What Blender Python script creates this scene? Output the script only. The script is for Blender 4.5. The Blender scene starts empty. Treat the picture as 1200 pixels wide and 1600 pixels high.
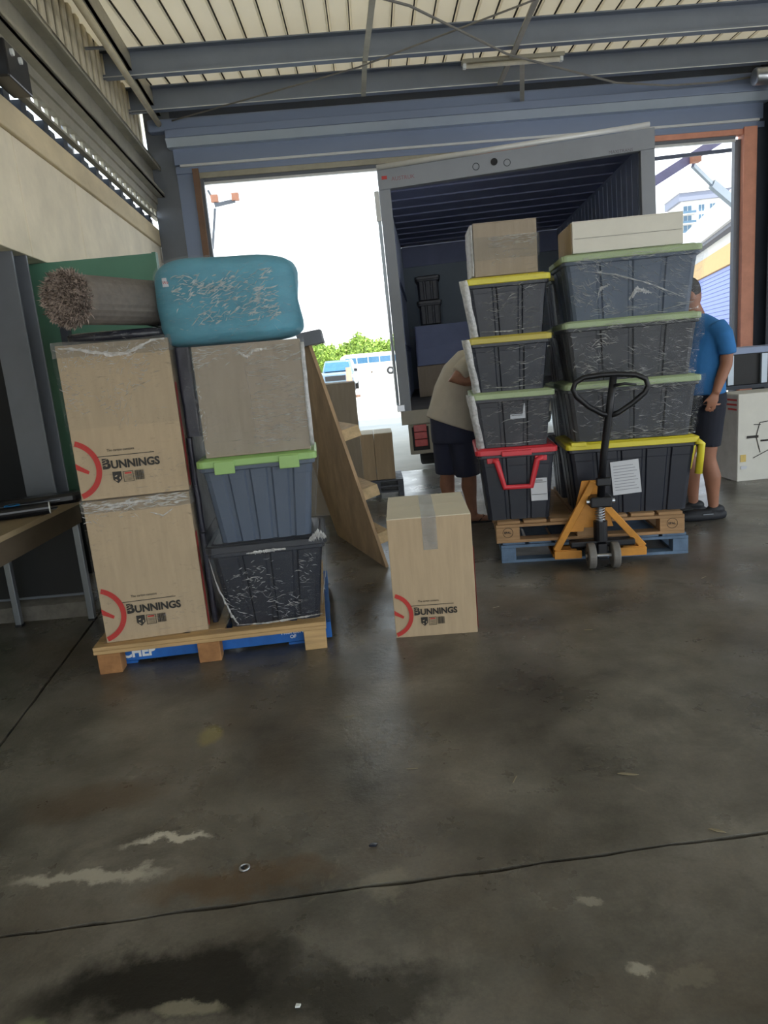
import bpy, math, random
from mathutils import Vector, Matrix, noise
random.seed(7)
R = math.radians
C = bpy.context.scene.collection
sc = bpy.context.scene

# ------------------------------------------------------------------ camera
F_PX, PITCH, ROLL, EYE = 1110.0, R(12.0), R(5.0), 1.45
fwd = Vector((0, math.cos(PITCH), -math.sin(PITCH)))
rt0 = Vector((1, 0, 0)); up0 = rt0.cross(fwd)
rt = rt0*math.cos(ROLL) - up0*math.sin(ROLL)
up = rt0*math.sin(ROLL) + up0*math.cos(ROLL)
cam_d = bpy.data.cameras.new('camera'); cam = bpy.data.objects.new('camera', cam_d); C.objects.link(cam)
cam_d.sensor_width = 36; cam_d.sensor_fit = 'AUTO'; cam_d.lens = 36*F_PX/1600
cam_d.clip_start = .05; cam_d.clip_end = 2000
mw = Matrix((rt, up, -fwd)).transposed().to_4x4(); mw.translation = (0, 0, EYE)
cam.matrix_world = mw
sc.camera = cam

# ------------------------------------------------------------------ sky, sun, exposure
w = bpy.data.worlds.new('sky'); sc.world = w; w.use_nodes = True
nt = w.node_tree; nt.nodes.clear()
wo = nt.nodes.new('ShaderNodeOutputWorld'); bg = nt.nodes.new('ShaderNodeBackground')
tc = nt.nodes.new('ShaderNodeTexCoord'); sp = nt.nodes.new('ShaderNodeSeparateXYZ'); cr = nt.nodes.new('ShaderNodeValToRGB')
nt.links.new(tc.outputs['Generated'], sp.inputs[0]); nt.links.new(sp.outputs['Z'], cr.inputs[0])
nt.links.new(cr.outputs[0], bg.inputs['Color']); nt.links.new(bg.outputs[0], wo.inputs[0])
e = cr.color_ramp.elements
e[0].position = 0.0; e[0].color = (.98, .99, 1, 1)
e[1].position = 1.0; e[1].color = (.42, .64, 1, 1)
m_ = e.new(.3); m_.color = (.80, .92, 1, 1)
bg.inputs['Strength'].default_value = 1.5
sun_d = bpy.data.lights.new('sun', 'SUN'); sun = bpy.data.objects.new('sun', sun_d); C.objects.link(sun)
sun_d.energy = 5; sun_d.angle = R(.6); sun_d.color = (1, .95, .86)
sun.rotation_euler = Vector((-.25, .38, -1)).to_track_quat('-Z', 'Y').to_euler()
sc.view_settings.view_transform = 'Standard'; sc.view_settings.look = 'None'
sc.view_settings.gamma = 1; sc.view_settings.use_curve_mapping = False
sc.view_settings.exposure = 1.2
sc.cycles.transparent_max_bounces = 24
sc.cycles.max_bounces = 10; sc.cycles.diffuse_bounces = 6; sc.cycles.glossy_bounces = 4
sc.cycles.sample_clamp_indirect = 6

# ------------------------------------------------------------------ materials
def srgb(c):
    if isinstance(c, str):
        c = [int(c[i:i+2], 16)/255 for i in (0, 2, 4)]
    return tuple(x/12.92 if x <= .04045 else ((x+.055)/1.055)**2.4 for x in c) + (1,)
MATS = {}
def mat(name, col, rough=.6, metal=0, var=.12, scale=6, bump=.0, bscale=60, stretch=(1, 1, 1), emit=None, spec=.5, trans=0, col2=None):
    if name in MATS: return MATS[name]
    m = bpy.data.materials.new(name); m.use_nodes = True; n = m.node_tree.nodes; l = m.node_tree.links
    b = n['Principled BSDF']; c = srgb(col)
    tc = n.new('ShaderNodeTexCoord'); mp = n.new('ShaderNodeMapping'); mp.inputs['Scale'].default_value = stretch
    l.new(tc.outputs['Object'], mp.inputs['Vector'])
    if var:
        nz = n.new('ShaderNodeTexNoise'); nz.inputs['Scale'].default_value = scale; nz.inputs['Detail'].default_value = 5; nz.inputs['Roughness'].default_value = .65
        l.new(mp.outputs[0], nz.inputs['Vector'])
        rp = n.new('ShaderNodeValToRGB'); el = rp.color_ramp.elements
        c2 = srgb(col2) if col2 else tuple(min(1, x*(1+var)) for x in c[:3])+(1,)
        el[0].position = .32; el[1].position = .68
        el[0].color = tuple(x*(1-var) for x in c[:3])+(1,); el[1].color = c2
        l.new(nz.outputs[0], rp.inputs[0]); l.new(rp.outputs[0], b.inputs['Base Color'])
    else: b.inputs['Base Color'].default_value = c
    b.inputs['Roughness'].default_value = rough; b.inputs['Metallic'].default_value = metal
    b.inputs['Specular IOR Level'].default_value = spec
    if bump:
        nb = n.new('ShaderNodeTexNoise'); nb.inputs['Scale'].default_value = bscale; nb.inputs['Detail'].default_value = 3
        l.new(mp.outputs[0], nb.inputs['Vector'])
        bp = n.new('ShaderNodeBump'); bp.inputs['Strength'].default_value = bump; bp.inputs['Distance'].default_value = .01
        l.new(nb.outputs[0], bp.inputs['Height']); l.new(bp.outputs[0], b.inputs['Normal'])
    if emit: b.inputs['Emission Color'].default_value = srgb(emit[0]); b.inputs['Emission Strength'].default_value = emit[1]
    if trans: b.inputs['Transmission Weight'].default_value = trans
    MATS[name] = m; return m

def film_mat(name, base=.10, crease=.55, stretch=(3, 3, 22), scale=5, rough=.16):
    """stretch film: clear, with shiny fine creases and a slight milky haze"""
    m = bpy.data.materials.new(name); m.use_nodes = True; n = m.node_tree.nodes; l = m.node_tree.links; n.clear()
    out = n.new('ShaderNodeOutputMaterial'); tc = n.new('ShaderNodeTexCoord'); mp = n.new('ShaderNodeMapping')
    mp.inputs['Scale'].default_value = stretch; mp.inputs['Rotation'].default_value = (.12, .25, .1)
    l.new(tc.outputs['Object'], mp.inputs[0])
    nz = n.new('ShaderNodeTexNoise'); nz.inputs['Scale'].default_value = scale; nz.inputs['Detail'].default_value = 6; nz.inputs['Roughness'].default_value = .7; nz.inputs['Distortion'].default_value = 1.2
    l.new(mp.outputs[0], nz.inputs['Vector'])
    big = n.new('ShaderNodeTexNoise'); big.inputs['Scale'].default_value = 3.2; big.inputs['Detail'].default_value = 2
    l.new(tc.outputs['Object'], big.inputs['Vector'])
    rp = n.new('ShaderNodeValToRGB'); rp.color_ramp.elements[0].position = .60; rp.color_ramp.elements[1].position = .67
    l.new(nz.outputs[0], rp.inputs[0])
    rb = n.new('ShaderNodeValToRGB'); rb.color_ramp.elements[0].position = .36; rb.color_ramp.elements[1].position = .6
    l.new(big.outputs[0], rb.inputs[0])
    mu = n.new('ShaderNodeMath'); mu.operation = 'MULTIPLY'; l.new(rp.outputs[0], mu.inputs[0]); l.new(rb.outputs[0], mu.inputs[1])
    ma = n.new('ShaderNodeMath'); ma.operation = 'MULTIPLY_ADD'; ma.inputs[1].default_value = crease; ma.inputs[2].default_value = base; ma.use_clamp = True
    l.new(mu.outputs[0], ma.inputs[0])
    bp = n.new('ShaderNodeBump'); bp.inputs['Strength'].default_value = 1.0; bp.inputs['Distance'].default_value = .03
    l.new(nz.outputs[0], bp.inputs['Height'])
    gl = n.new('ShaderNodeBsdfGlossy'); gl.inputs['Roughness'].default_value = rough; gl.inputs['Color'].default_value = (.95, .97, 1, 1); l.new(bp.outputs[0], gl.inputs['Normal'])
    df = n.new('ShaderNodeBsdfDiffuse'); df.inputs['Color'].default_value = (.85, .87, .9, 1); l.new(bp.outputs[0], df.inputs['Normal'])
    tl = n.new('ShaderNodeBsdfTranslucent'); tl.inputs['Color'].default_value = (.85, .87, .9, 1)
    m0 = n.new('ShaderNodeMixShader'); m0.inputs[0].default_value = .5; l.new(df.outputs[0], m0.inputs[1]); l.new(tl.outputs[0], m0.inputs[2])
    m1 = n.new('ShaderNodeMixShader'); m1.inputs[0].default_value = .5; l.new(m0.outputs[0], m1.inputs[1]); l.new(gl.outputs[0], m1.inputs[2])
    tr = n.new('ShaderNodeBsdfTransparent'); tr.inputs['Color'].default_value = (.97, .98, .99, 1)
    m2 = n.new('ShaderNodeMixShader'); l.new(ma.outputs[0], m2.inputs[0]); l.new(tr.outputs[0], m2.inputs[1]); l.new(m1.outputs[0], m2.inputs[2])
    l.new(m2.outputs[0], out.inputs[0]); return m
FILM = film_mat('stretch_film', .018, .8, (3, 3, 16), 7); FILM_HEAVY = film_mat('stretch_film_dense', .022, .95, (3, 3, 16), 9, .12)
FILM_BRIGHT = film_mat('stretch_film_bunched', .3, .7, (2, 2, 14), 7, .12)

def fold_mat(name, op=.85, trl=.45):
    m = bpy.data.materials.new(name); m.use_nodes = True; n = m.node_tree.nodes; l = m.node_tree.links; n.clear()
    out = n.new('ShaderNodeOutputMaterial'); tc = n.new('ShaderNodeTexCoord'); nz = n.new('ShaderNodeTexNoise'); nz.inputs['Scale'].default_value = 45; nz.inputs['Detail'].default_value = 4
    l.new(tc.outputs['Object'], nz.inputs['Vector']); bp = n.new('ShaderNodeBump'); bp.inputs['Strength'].default_value = .8; bp.inputs['Distance'].default_value = .02; l.new(nz.outputs[0], bp.inputs['Height'])
    df = n.new('ShaderNodeBsdfDiffuse'); df.inputs[0].default_value = (.9, .9, .9, 1); tl = n.new('ShaderNodeBsdfTranslucent'); tl.inputs[0].default_value = (.92, .92, .9, 1); gl = n.new('ShaderNodeBsdfGlossy'); gl.inputs['Roughness'].default_value = .2; l.new(bp.outputs[0], gl.inputs['Normal']); l.new(bp.outputs[0], df.inputs['Normal'])
    a = n.new('ShaderNodeMixShader'); a.inputs[0].default_value = trl; l.new(df.outputs[0], a.inputs[1]); l.new(tl.outputs[0], a.inputs[2])
    b = n.new('ShaderNodeMixShader'); b.inputs[0].default_value = .3; l.new(a.outputs[0], b.inputs[1]); l.new(gl.outputs[0], b.inputs[2])
    rp = n.new('ShaderNodeMapRange'); rp.inputs[1].default_value = .35; rp.inputs[2].default_value = .6; rp.inputs[3].default_value = op*.7; rp.inputs[4].default_value = op; l.new(nz.outputs[0], rp.inputs[0])
    tr = n.new('ShaderNodeBsdfTransparent'); c = n.new('ShaderNodeMixShader'); l.new(rp.outputs[0], c.inputs[0]); l.new(tr.outputs[0], c.inputs[1]); l.new(b.outputs[0], c.inputs[2]); l.new(c.outputs[0], out.inputs[0]); return m
FOLD_SHEEN = fold_mat('film_fold'); FOLD_GLOW = fold_mat('film_fold_backlit', .85, .6)  # whitened film: bright streaks and edge glow put into the colour
def translucent_mat(name, col, tcol, rough=.5):
    m = mat(name, col, rough, 0, .06, 1.5, stretch=(1, .25, 1)); n = m.node_tree.nodes; l = m.node_tree.links
    t = n.new('ShaderNodeBsdfTranslucent'); t.inputs['Color'].default_value = srgb(tcol); a = n.new('ShaderNodeAddShader')
    l.new(n['Principled BSDF'].outputs[0], a.inputs[0]); l.new(t.outputs[0], a.inputs[1]); l.new(a.outputs[0], n['Material Output'].inputs[0]); return m
def concrete_floor_mat():
    m = bpy.data.materials.new('stained_concrete'); m.use_nodes = True; n = m.node_tree.nodes; l = m.node_tree.links
    b = n['Principled BSDF']; tc = n.new('ShaderNodeTexCoord'); P = tc.outputs['Object']
    def nz(scale, det=6, rough=.65, dist=0):
        x = n.new('ShaderNodeTexNoise'); x.inputs['Scale'].default_value = scale; x.inputs['Detail'].default_value = det
        x.inputs['Roughness'].default_value = rough; x.inputs['Distortion'].default_value = dist; l.new(P, x.inputs['Vector']); return x.outputs[0]
    def ramp(f, p0, c0, p1, c1):
        r = n.new('ShaderNodeValToRGB'); r.color_ramp.elements[0].position = p0; r.color_ramp.elements[1].position = p1
        r.color_ramp.elements[0].color = c0; r.color_ramp.elements[1].color = c1; l.new(f, r.inputs[0]); return r.outputs[0]
    def mix(f, a, c, mode='MIX'):
        x = n.new('ShaderNodeMix'); x.data_type = 'RGBA'; x.blend_type = mode
        if isinstance(f, float): x.inputs[0].default_value = f
        else: l.new(f, x.inputs[0])
        for v, i in ((a, 6), (c, 7)):
            if isinstance(v, tuple): x.inputs[i].default_value = v
            else: l.new(v, x.inputs[i])
        return x.outputs[2]
    K, Wt = (0, 0, 0, 1), (1, 1, 1, 1)
    col = ramp(nz(1.3), .33, srgb('4d4a44'), .70, srgb('96928a'))
    col = mix(ramp(nz(.7, 4, .6, .5), .5, K, .72, (.6, .6, .6, 1)), col, srgb('6d5a44'))
    col = mix(ramp(nz(3.1, 8, .7, .6), .52, K, .74, (.55, .55, .55, 1)), col, srgb('35332e'))
    col = mix(ramp(nz(5.3, 9, .75, 1.2), .62, K, .74, (.7, .7, .7, 1)), col, srgb('a39e8f'))
    col = mix(ramp(nz(70, 3, .6), .35, (.75, .75, .75, 1), .7, Wt), K, col) if False else mix(.5, col, ramp(nz(90, 3, .7), .3, srgb('3a3832'), .75, srgb('8c877a')), 'SOFT_LIGHT')
    # one-off stains: (x, y, radius x, radius y, colour, strength, raggedness)
    warp = n.new('ShaderNodeTexNoise'); warp.inputs['Scale'].default_value = 4.5; warp.inputs['Detail'].default_value = 7; warp.inputs['Roughness'].default_value = .7; l.new(P, warp.inputs['Vector'])
    sub = n.new('ShaderNodeVectorMath'); sub.operation = 'SUBTRACT'; sub.inputs[1].default_value = (.5, .5, .5); l.new(warp.outputs['Color'], sub.inputs[0])
    for (x, y, rx, ry, c, s, rag) in STAINS:
        sc_ = n.new('ShaderNodeVectorMath'); sc_.operation = 'MULTIPLY_ADD'; sc_.inputs[1].default_value = (rag, rag, 0); l.new(sub.outputs[0], sc_.inputs[0]); l.new(P, sc_.inputs[2])
        mp = n.new('ShaderNodeMapping'); mp.vector_type = 'TEXTURE'; mp.inputs['Location'].default_value = (x, y, 0); mp.inputs['Scale'].default_value = (rx, ry, 1); l.new(sc_.outputs[0], mp.inputs[0])
        ln = n.new('ShaderNodeVectorMath'); ln.operation = 'LENGTH'; l.new(mp.outputs[0], ln.inputs[0])
        f = ramp(ln.outputs['Value'], .55, (s, s, s, 1), 1.05, K)
        col = mix(f, col, srgb(c))
    l.new(col, b.inputs['Base Color'])
    rr = n.new('ShaderNodeMapRange'); rr.inputs[1].default_value = .3; rr.inputs[2].default_value = .7; rr.inputs[3].default_value = .2; rr.inputs[4].default_value = .45
    l.new(nz(2.2), rr.inputs[0]); l.new(rr.outputs[0], b.inputs['Roughness']); b.inputs['Specular IOR Level'].default_value = .45
    bp = n.new('ShaderNodeBump'); bp.inputs['Strength'].default_value = .25; bp.inputs['Distance'].default_value = .01
    l.new(nz(28, 8, .7), bp.inputs['Height']); l.new(bp.outputs[0], b.inputs['Normal'])
    return m
STAINS = [(-.62, 1.47, .42, .13, '0d0c0a', .92, .35), (-.15, 1.40, .30, .10, '17150f', .75, .35), (-1.0, 1.9, .30, .04, 'b9b4a6', .75, .30), (-.78, 2.05, .16, .025, 'cbc6b8', .8, .25),
          (-.55, 1.40, .10, .03, '8f8a78', .7, .2), (-.93, 1.36, .07, .07, '7f8468', .8, .15), (-.80, 2.70, .06, .10, '8b8356', .75, .10), (-.5, 1.82, .35, .07, '5a4226', .55, .3),
          (.52, 1.42, .045, .022, 'b5b0a0', .55, .2), (-.1, 1.76, .12, .06, '9a9482', .3, .35), (.62, 1.38, .07, .03, '8a8474', .3, .25), (.45, 1.62, .05, .015, 'aaa596', .45, .2),
          (-1.15, 2.3, .3, .12, '5b4630', .45, .3), (.35, 2.7, .5, .25, '38352f', .45, .4), (.2, 1.95, .3, .12, '3d3a33', .45, .3), (-.5, 3.0, .4, .2, '47443c', .4, .4), (1.4, 2.4, .6, .25, '4a473f', .3, .4)]
M = dict(
    floor=concrete_floor_mat(), subfloor=mat('joint_filler', '14130f', .95),
    apron=mat('outdoor_concrete', 'a9a59a', .85, var=.15, scale=.6, bump=.1), yard=mat('sunlit_yard', 'b9b4a8', .9, var=.08, scale=.3),
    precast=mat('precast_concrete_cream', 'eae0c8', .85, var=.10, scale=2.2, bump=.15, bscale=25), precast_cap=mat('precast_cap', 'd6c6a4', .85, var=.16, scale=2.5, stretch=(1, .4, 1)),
    steel=mat('grey_painted_steel', '6f747c', .5, .3, var=.08, scale=3), steel_dark=mat('dark_steel', '3b4048', .55, .4, var=.15, scale=3), steel_warm=mat('galvanised_warm', 'aaa594', .5, .5, var=.12, scale=4),
    purlin=mat('purlin_blue_grey', '7a8290', .5, .35, var=.08, scale=2), roofsheet=translucent_mat('roof_sheet_cream', 'c4c0b0', '7c7870'),
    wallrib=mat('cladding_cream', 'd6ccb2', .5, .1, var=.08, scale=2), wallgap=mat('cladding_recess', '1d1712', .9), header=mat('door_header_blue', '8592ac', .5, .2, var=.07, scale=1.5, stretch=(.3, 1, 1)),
    header_light=mat('header_light_band', 'b4c0cc', .45, .3, var=.06, scale=2), white_rail=mat('white_rail', 'd6d8d8', .4, .2, var=.05), orange=mat('orange_primer', 'dd9a80', .6, 0, var=.10, scale=5),
    jamb=mat('brown_jamb', '7a5e4c', .6, .1), pipe=mat('cream_pipe', 'cbbf9f', .5), back_clad=mat('back_cladding', '454c59', .6, .2, var=.1, scale=3),
    card=mat('cardboard', 'b5a083', .8, var=.07, scale=5, bump=.06, bscale=150, stretch=(6, 6, .6)), card2=mat('cardboard_greyish', 'a29482', .8, var=.08, scale=6, bump=.06, bscale=120, stretch=(6, 6, .6)),
    card_pale=mat('cardboard_pale', 'cfc6b0', .8, var=.05, scale=5), card_white=mat('white_carton', 'd6d4ca', .7, var=.04), card_edge=mat('carton_seam', '4e4232', .9), tape=mat('clear_tape', 'd9d3c2', .15, var=.1, scale=30),
    ink=mat('black_ink', '2b2823', .7, var=0), red_ink=mat('red_ink', 'b8352f', .7, var=.06), white=mat('white_print', 'e6e8e6', .6, var=0),
    wood=mat('pallet_wood', 'b8986a', .75, var=.22, scale=5, bump=.15, bscale=30, stretch=(.5, 6, 6)), wood_dark=mat('block_wood', '9c6f45', .8, var=.28, scale=9, bump=.2, bscale=40), wood_old=mat('old_pallet_wood', 'a1805c', .8, var=.25, scale=6, bump=.15, stretch=(.5, 6, 6)),
    ply=mat('plywood', 'a98d6c', .7, var=.22, scale=4, bump=.06, stretch=(5, .6, .8)), ply_edge=mat('plywood_edge', 'c4aa82', .75, var=.2, scale=20),
    blue_wood=mat('blue_pallet_paint', '1c63b4', .6, var=.18, scale=6, bump=.1), blue_faded=mat('faded_blue_paint', '5f7690', .75, var=.25, scale=8, bump=.15), grey_plastic=mat('grey_pallet_plastic', '5b5f68', .6, var=.15),
    bin_grey=mat('bin_slate_grey', '4a5668', .45, var=.06, scale=3, bump=.05), bin_black=mat('bin_black', '1a1e2a', .4, var=.1, scale=3, bump=.05), bin_char=mat('bin_charcoal', '2f3036', .45, var=.1, scale=3, bump=.05),
    lid_green=mat('lid_green', '8fb46c', .45, var=.06), lid_sage=mat('lid_sage', 'a3b487', .45, var=.06), lid_yellow=mat('lid_yellow', 'd9cc3a', .4, var=.05), lid_olive=mat('lid_olive_yellow', 'c0b04a', .45, var=.06), lid_red=mat('lid_red', 'cf3540', .4, var=.06), lid_black=mat('lid_black', '2a2b31', .35, var=.1),
    teal=mat('teal_bag_fabric', '4f93a8', .6, var=.18, scale=4, bump=.5, bscale=14, stretch=(1, 1, 2.5)), bagblack=mat('black_plastic_bag', '23252f', .25, var=.2, scale=6, bump=.8, bscale=12), wrapdark=mat('dark_wrapped_goods', '2c2b38', .4, var=.25, scale=5, bump=.4, bscale=16),
    rugback=mat('rug_backing', '6a635c', .8, var=.18, scale=5, bump=.2, stretch=(1, 5, 5)), pile=mat('rug_pile', 'a3948a', .95, var=.35, scale=14), pile_dark=mat('rug_pile_core', '5f534d', .95, var=.3, scale=12),
    green_panel=mat('green_paint', '4d7b68', .5, var=.10, scale=1.6), black_panel=mat('black_board', '1a1b1d', .6, var=.2, scale=3), hob=mat('rough_concrete', '6b675f', .9, var=.25, scale=10, bump=.6, bscale=18),
    desk=mat('desk_laminate', '96866a', .5, var=.15, scale=7, stretch=(4, .5, 1)), desk_apron=mat('desk_apron_wood', '4b4236', .6, var=.2, scale=6, stretch=(4, .5, 1)), alu=mat('grey_metal_leg', '8f959c', .35, .6, var=.06),
    black=mat('black_gloss', '15161a', .3, var=.2, scale=4), rubber=mat('black_rubber', '1b1b1d', .7), bluecap=mat('blue_plastic', '2f8fe0', .4), whitecap=mat('white_plastic', 'dfe3e2', .4, var=.03),
    jack_yellow=mat('jack_orange_yellow', 'c98a35', .5, .1, var=.16, scale=8), jack_black=mat('jack_black', '17181d', .4, .2, var=.15), jack_wheel=mat('jack_wheel_nylon', '6d6a66', .6, var=.2, scale=9), steelrod=mat('bright_steel', 'b8bcc2', .3, .9, var=.05),
    truck=mat('truck_frame_grey', '8d929a', .5, .1, var=.07, scale=2), truck_in=mat('truck_lining', 'a6b0c8', .65, .1, var=.10, scale=2), truck_ceil=mat('truck_ceiling', '8890b0', .75, var=.10, scale=2), bulkhead=mat('truck_bulkhead', '87949f', .6, var=.06, scale=1.5), lens=mat('red_lens', 'b54848', .25, var=.15, scale=20),
    skin=mat('skin', '9a6a52', .55, var=.10, scale=10), skin2=mat('skin_light', 'a67a66', .55, var=.10, scale=10), hair=mat('dark_hair', '2a2320', .7), tee_blue=mat('tee_blue', '2d6fac', .85, var=.08, scale=8, bump=.25, bscale=12), tee_beige=mat('tee_beige', 'c4beb2', .9, var=.06, scale=8, bump=.3, bscale=10), shorts_black=mat('shorts_black', '1c1f2b', .9, var=.1, bump=.2, bscale=12), shorts_navy=mat('shorts_navy', '33384f', .9, var=.08, bump=.2, bscale=12), shoe=mat('shoe_black', '14161d', .6, var=.1),
    leaf=mat('hedge_leaves', '7f9a3c', .7, var=.4, scale=1.5), hedge_core=mat('hedge_core', '5d7530', .9, var=.3, scale=1), render_white=mat('white_render', 'b9b9b8', .8, var=.03), glass=mat('window_glass_blue', '4a6478', .12, .2, var=.15, scale=.2), roofgrey=mat('grey_parapet', '6e7383', .7),
    shutter=mat('blue_shutter', '5468ac', .5, var=.03), yellow_fascia=mat('yellow_fascia', 'b8925a', .7, var=.06), dark_line=mat('dark_gutter', '4c4f5a', .6), busw=mat('bus_white', 'd9d9d0', .4), carpaint=mat('car_silver_blue', '6f8291', .3, .4), carglass=mat('car_glass', '3f6684', .1, .1), headlamp=mat('headlamp_glass', 'c8ccd0', .15),
    dryleaf=mat('dry_leaf', '8a8068', .8, var=.15, scale=60), lamp_tube=mat('fluorescent_diffuser', 'd8d2bf', .4), rope=mat('cable_grey', '7c7a76', .6), paper=mat('paper_white', 'c9ccd2', .7, var=.03), awn=mat('awning_purple_grey', '8a86a8', .5, .1), awn_o=mat('awning_bracket', 'c98e74', .6), concrete_pale=mat('white_plinth', 'b7b3aa', .8))

# ------------------------------------------------------------------ mesh helpers
class B:
    def __init__(s): s.v = []; s.f = []; s.mi = []; s.cur = 0
    def add(s, v, f):
        o = len(s.v); s.v += [tuple(p) for p in v]; s.f += [tuple(i+o for i in q) for q in f]; s.mi += [s.cur]*len(f); return s
    def box(s, x0, x1, y0, y1, z0, z1):
        return s.add([(x0,y0,z0),(x1,y0,z0),(x1,y1,z0),(x0,y1,z0),(x0,y0,z1),(x1,y0,z1),(x1,y1,z1),(x0,y1,z1)],
                     [(0,3,2,1),(4,5,6,7),(0,1,5,4),(1,2,6,5),(2,3,7,6),(3,0,4,7)])
    def bar(s, a, b, w, h, upv=(0, 0, 1)):
        a, b = Vector(a), Vector(b); d = (b-a).normalized(); u = Vector(upv)
        if abs(d.dot(u)) > .98: u = Vector((0, 1, 0))
        r = d.cross(u).normalized(); u = r.cross(d)
        vs = [p + r*sx*w/2 + u*sy*h/2 for p in (a, b) for sx, sy in ((-1,-1),(1,-1),(1,1),(-1,1))]
        return s.add(vs, [(0,1,2,3),(4,7,6,5),(0,4,5,1),(1,5,6,2),(2,6,7,3),(3,7,4,0)])
    def loft(s, rings, cap=True, closed=True):
        n = len(rings[0]); vs = [p for r in rings for p in r]; fs = []
        for i in range(len(rings)-1):
            for j in range(n if closed else n-1):
                k = (j+1) % n; fs.append((i*n+j, i*n+k, (i+1)*n+k, (i+1)*n+j))
        if cap: fs.append(tuple(range(n-1, -1, -1))); fs.append(tuple((len(rings)-1)*n+j for j in range(n)))
        return s.add(vs, fs)
    def tube(s, pts, r, n=10, cap=True, ref=None, squash=1.0):
        pts = [Vector(p) for p in pts]; rr = r if isinstance(r, (list, tuple)) else [r]*len(pts)
        rings = []; u = None
        for i, p in enumerate(pts):
            d = (pts[min(i+1, len(pts)-1)] - pts[max(i-1, 0)]).normalized()
            if u is None:
                u = Vector(ref) if ref else (Vector((0,0,1)) if abs(d.z) < .9 else Vector((0,1,0)))
            u = (u - d*u.dot(d)).normalized(); v = d.cross(u)
            rings.append([p + (u*math.cos(t*2*math.pi/n) + v*math.sin(t*2*math.pi/n)*squash)*rr[i] for t in range(n)])
        return s.loft(rings, cap)
    def cyl(s, a, b, r, n=16, r2=None): return s.tube([a, b], [r, r if r2 is None else r2], n)
    def prism(s, poly, d):      # poly: 3D points, extruded by vector d
        n = len(poly); d = Vector(d); p = [Vector(q) for q in poly]
        return s.add(p + [q+d for q in p], [tuple(range(n-1,-1,-1)), tuple(range(n, 2*n))] + [(i, (i+1)%n, n+(i+1)%n, n+i) for i in range(n)])
    def ell(s, c, rx, ry, rz, seg=16, rg=10, rot=None):
        c = Vector(c); vs = []; fs = []
        for i in range(rg+1):
            th = math.pi*i/rg
            for j in range(seg):
                ph = 2*math.pi*j/seg; q = Vector((rx*math.sin(th)*math.cos(ph), ry*math.sin(th)*math.sin(ph), rz*math.cos(th)))
                if rot: q = rot @ q
                vs.append(c+q)
        for i in range(rg):
            for j in range(seg):
                k = (j+1) % seg; fs.append((i*seg+j, (i+1)*seg+j, (i+1)*seg+k, i*seg+k))
        return s.add(vs, fs)
    def torus(s, c, R_, r, axis='y', n=32, m=8, a0=0, a1=2*math.pi):
        full = abs(a1-a0-2*math.pi) < 1e-6; pts = []
        for i in range(n if full else n+1):
            t = a0+(a1-a0)*i/n; x, y = R_*math.cos(t), R_*math.sin(t)
            pts.append(Vector(c)+Vector((x, 0, y) if axis == 'y' else ((x, y, 0) if axis == 'z' else (0, x, y))))
        if full: pts += [pts[0], pts[1]]
        return s.tube(pts, r, m)
    def mesh(s, name, mats, smooth=False):
        me = bpy.data.meshes.new(name); me.from_pydata(s.v, [], s.f)
        for m in (mats if isinstance(mats, (list, tuple)) else [mats]): me.materials.append(m)
        if any(s.mi): me.polygons.foreach_set('material_index', s.mi)
        import bmesh
        bm = bmesh.new(); bm.from_mesh(me); bmesh.ops.recalc_face_normals(bm, faces=bm.faces); bm.to_mesh(me); bm.free()
        if smooth: me.polygons.foreach_set('use_smooth', [True]*len(me.polygons))
        me.update(); return me
    def obj(s, name, mats, parent=None, loc=None, rot=None, bevel=0, smooth=False, seg=2):
        o = bpy.data.objects.new(name, s.mesh(name, mats, smooth)); C.objects.link(o)
        if parent: o.parent = parent
        if loc: o.location = loc
        if rot: o.rotation_euler = rot
        if bevel:
            md = o.modifiers.new('bevel', 'BEVEL'); md.width = bevel; md.segments = seg; md.limit_method = 'ANGLE'; md.angle_limit = R(40)
        return o
def tag(o, label=None, cat=None, group=None, kind=None):
    if label: o['label'] = label
    if cat: o['category'] = cat
    if group: o['group'] = group
    if kind: o['kind'] = kind
    return o
def thing(name, label, cat, loc=(0,0,0), rz=0, group=None, rot=None):
    o = bpy.data.objects.new(name, None); C.objects.link(o); o.empty_display_size = .1
    o.location = loc; o.rotation_euler = rot if rot else (0, 0, rz); return tag(o, label, cat, group)
def setting(name, loc=(0,0,0), rz=0, label=None):
    o = bpy.data.objects.new(name, None); C.objects.link(o); o.location = loc; o.rotation_euler = (0,0,rz); return tag(o, label, kind='structure')
def dup(o, name=None, parent=None):
    c = o.copy(); C.objects.link(c)
    if parent: c.parent = parent
    for ch in list(o.children): dup(ch, parent=c)
    return c
def text(body, size, m, parent, loc, rot=(R(90), 0, 0), bold=0, name='lettering', sx=1.0, align='LEFT'):
    cu = bpy.data.curves.new('t', 'FONT'); cu.body = body; cu.size = size; cu.extrude = .0006; cu.offset = bold; cu.align_x = align; cu.resolution_u = 3
    t = bpy.data.objects.new('t', cu); C.objects.link(t)
    dg = bpy.context.evaluated_depsgraph_get(); me = bpy.data.meshes.new_from_object(t.evaluated_get(dg)); bpy.data.objects.remove(t)
    me.materials.clear(); me.materials.append(m)
    o = bpy.data.objects.new(name, me); C.objects.link(o); o.parent = parent; o.location = loc; o.rotation_euler = rot; o.scale = (sx, 1, 1); return o
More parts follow.
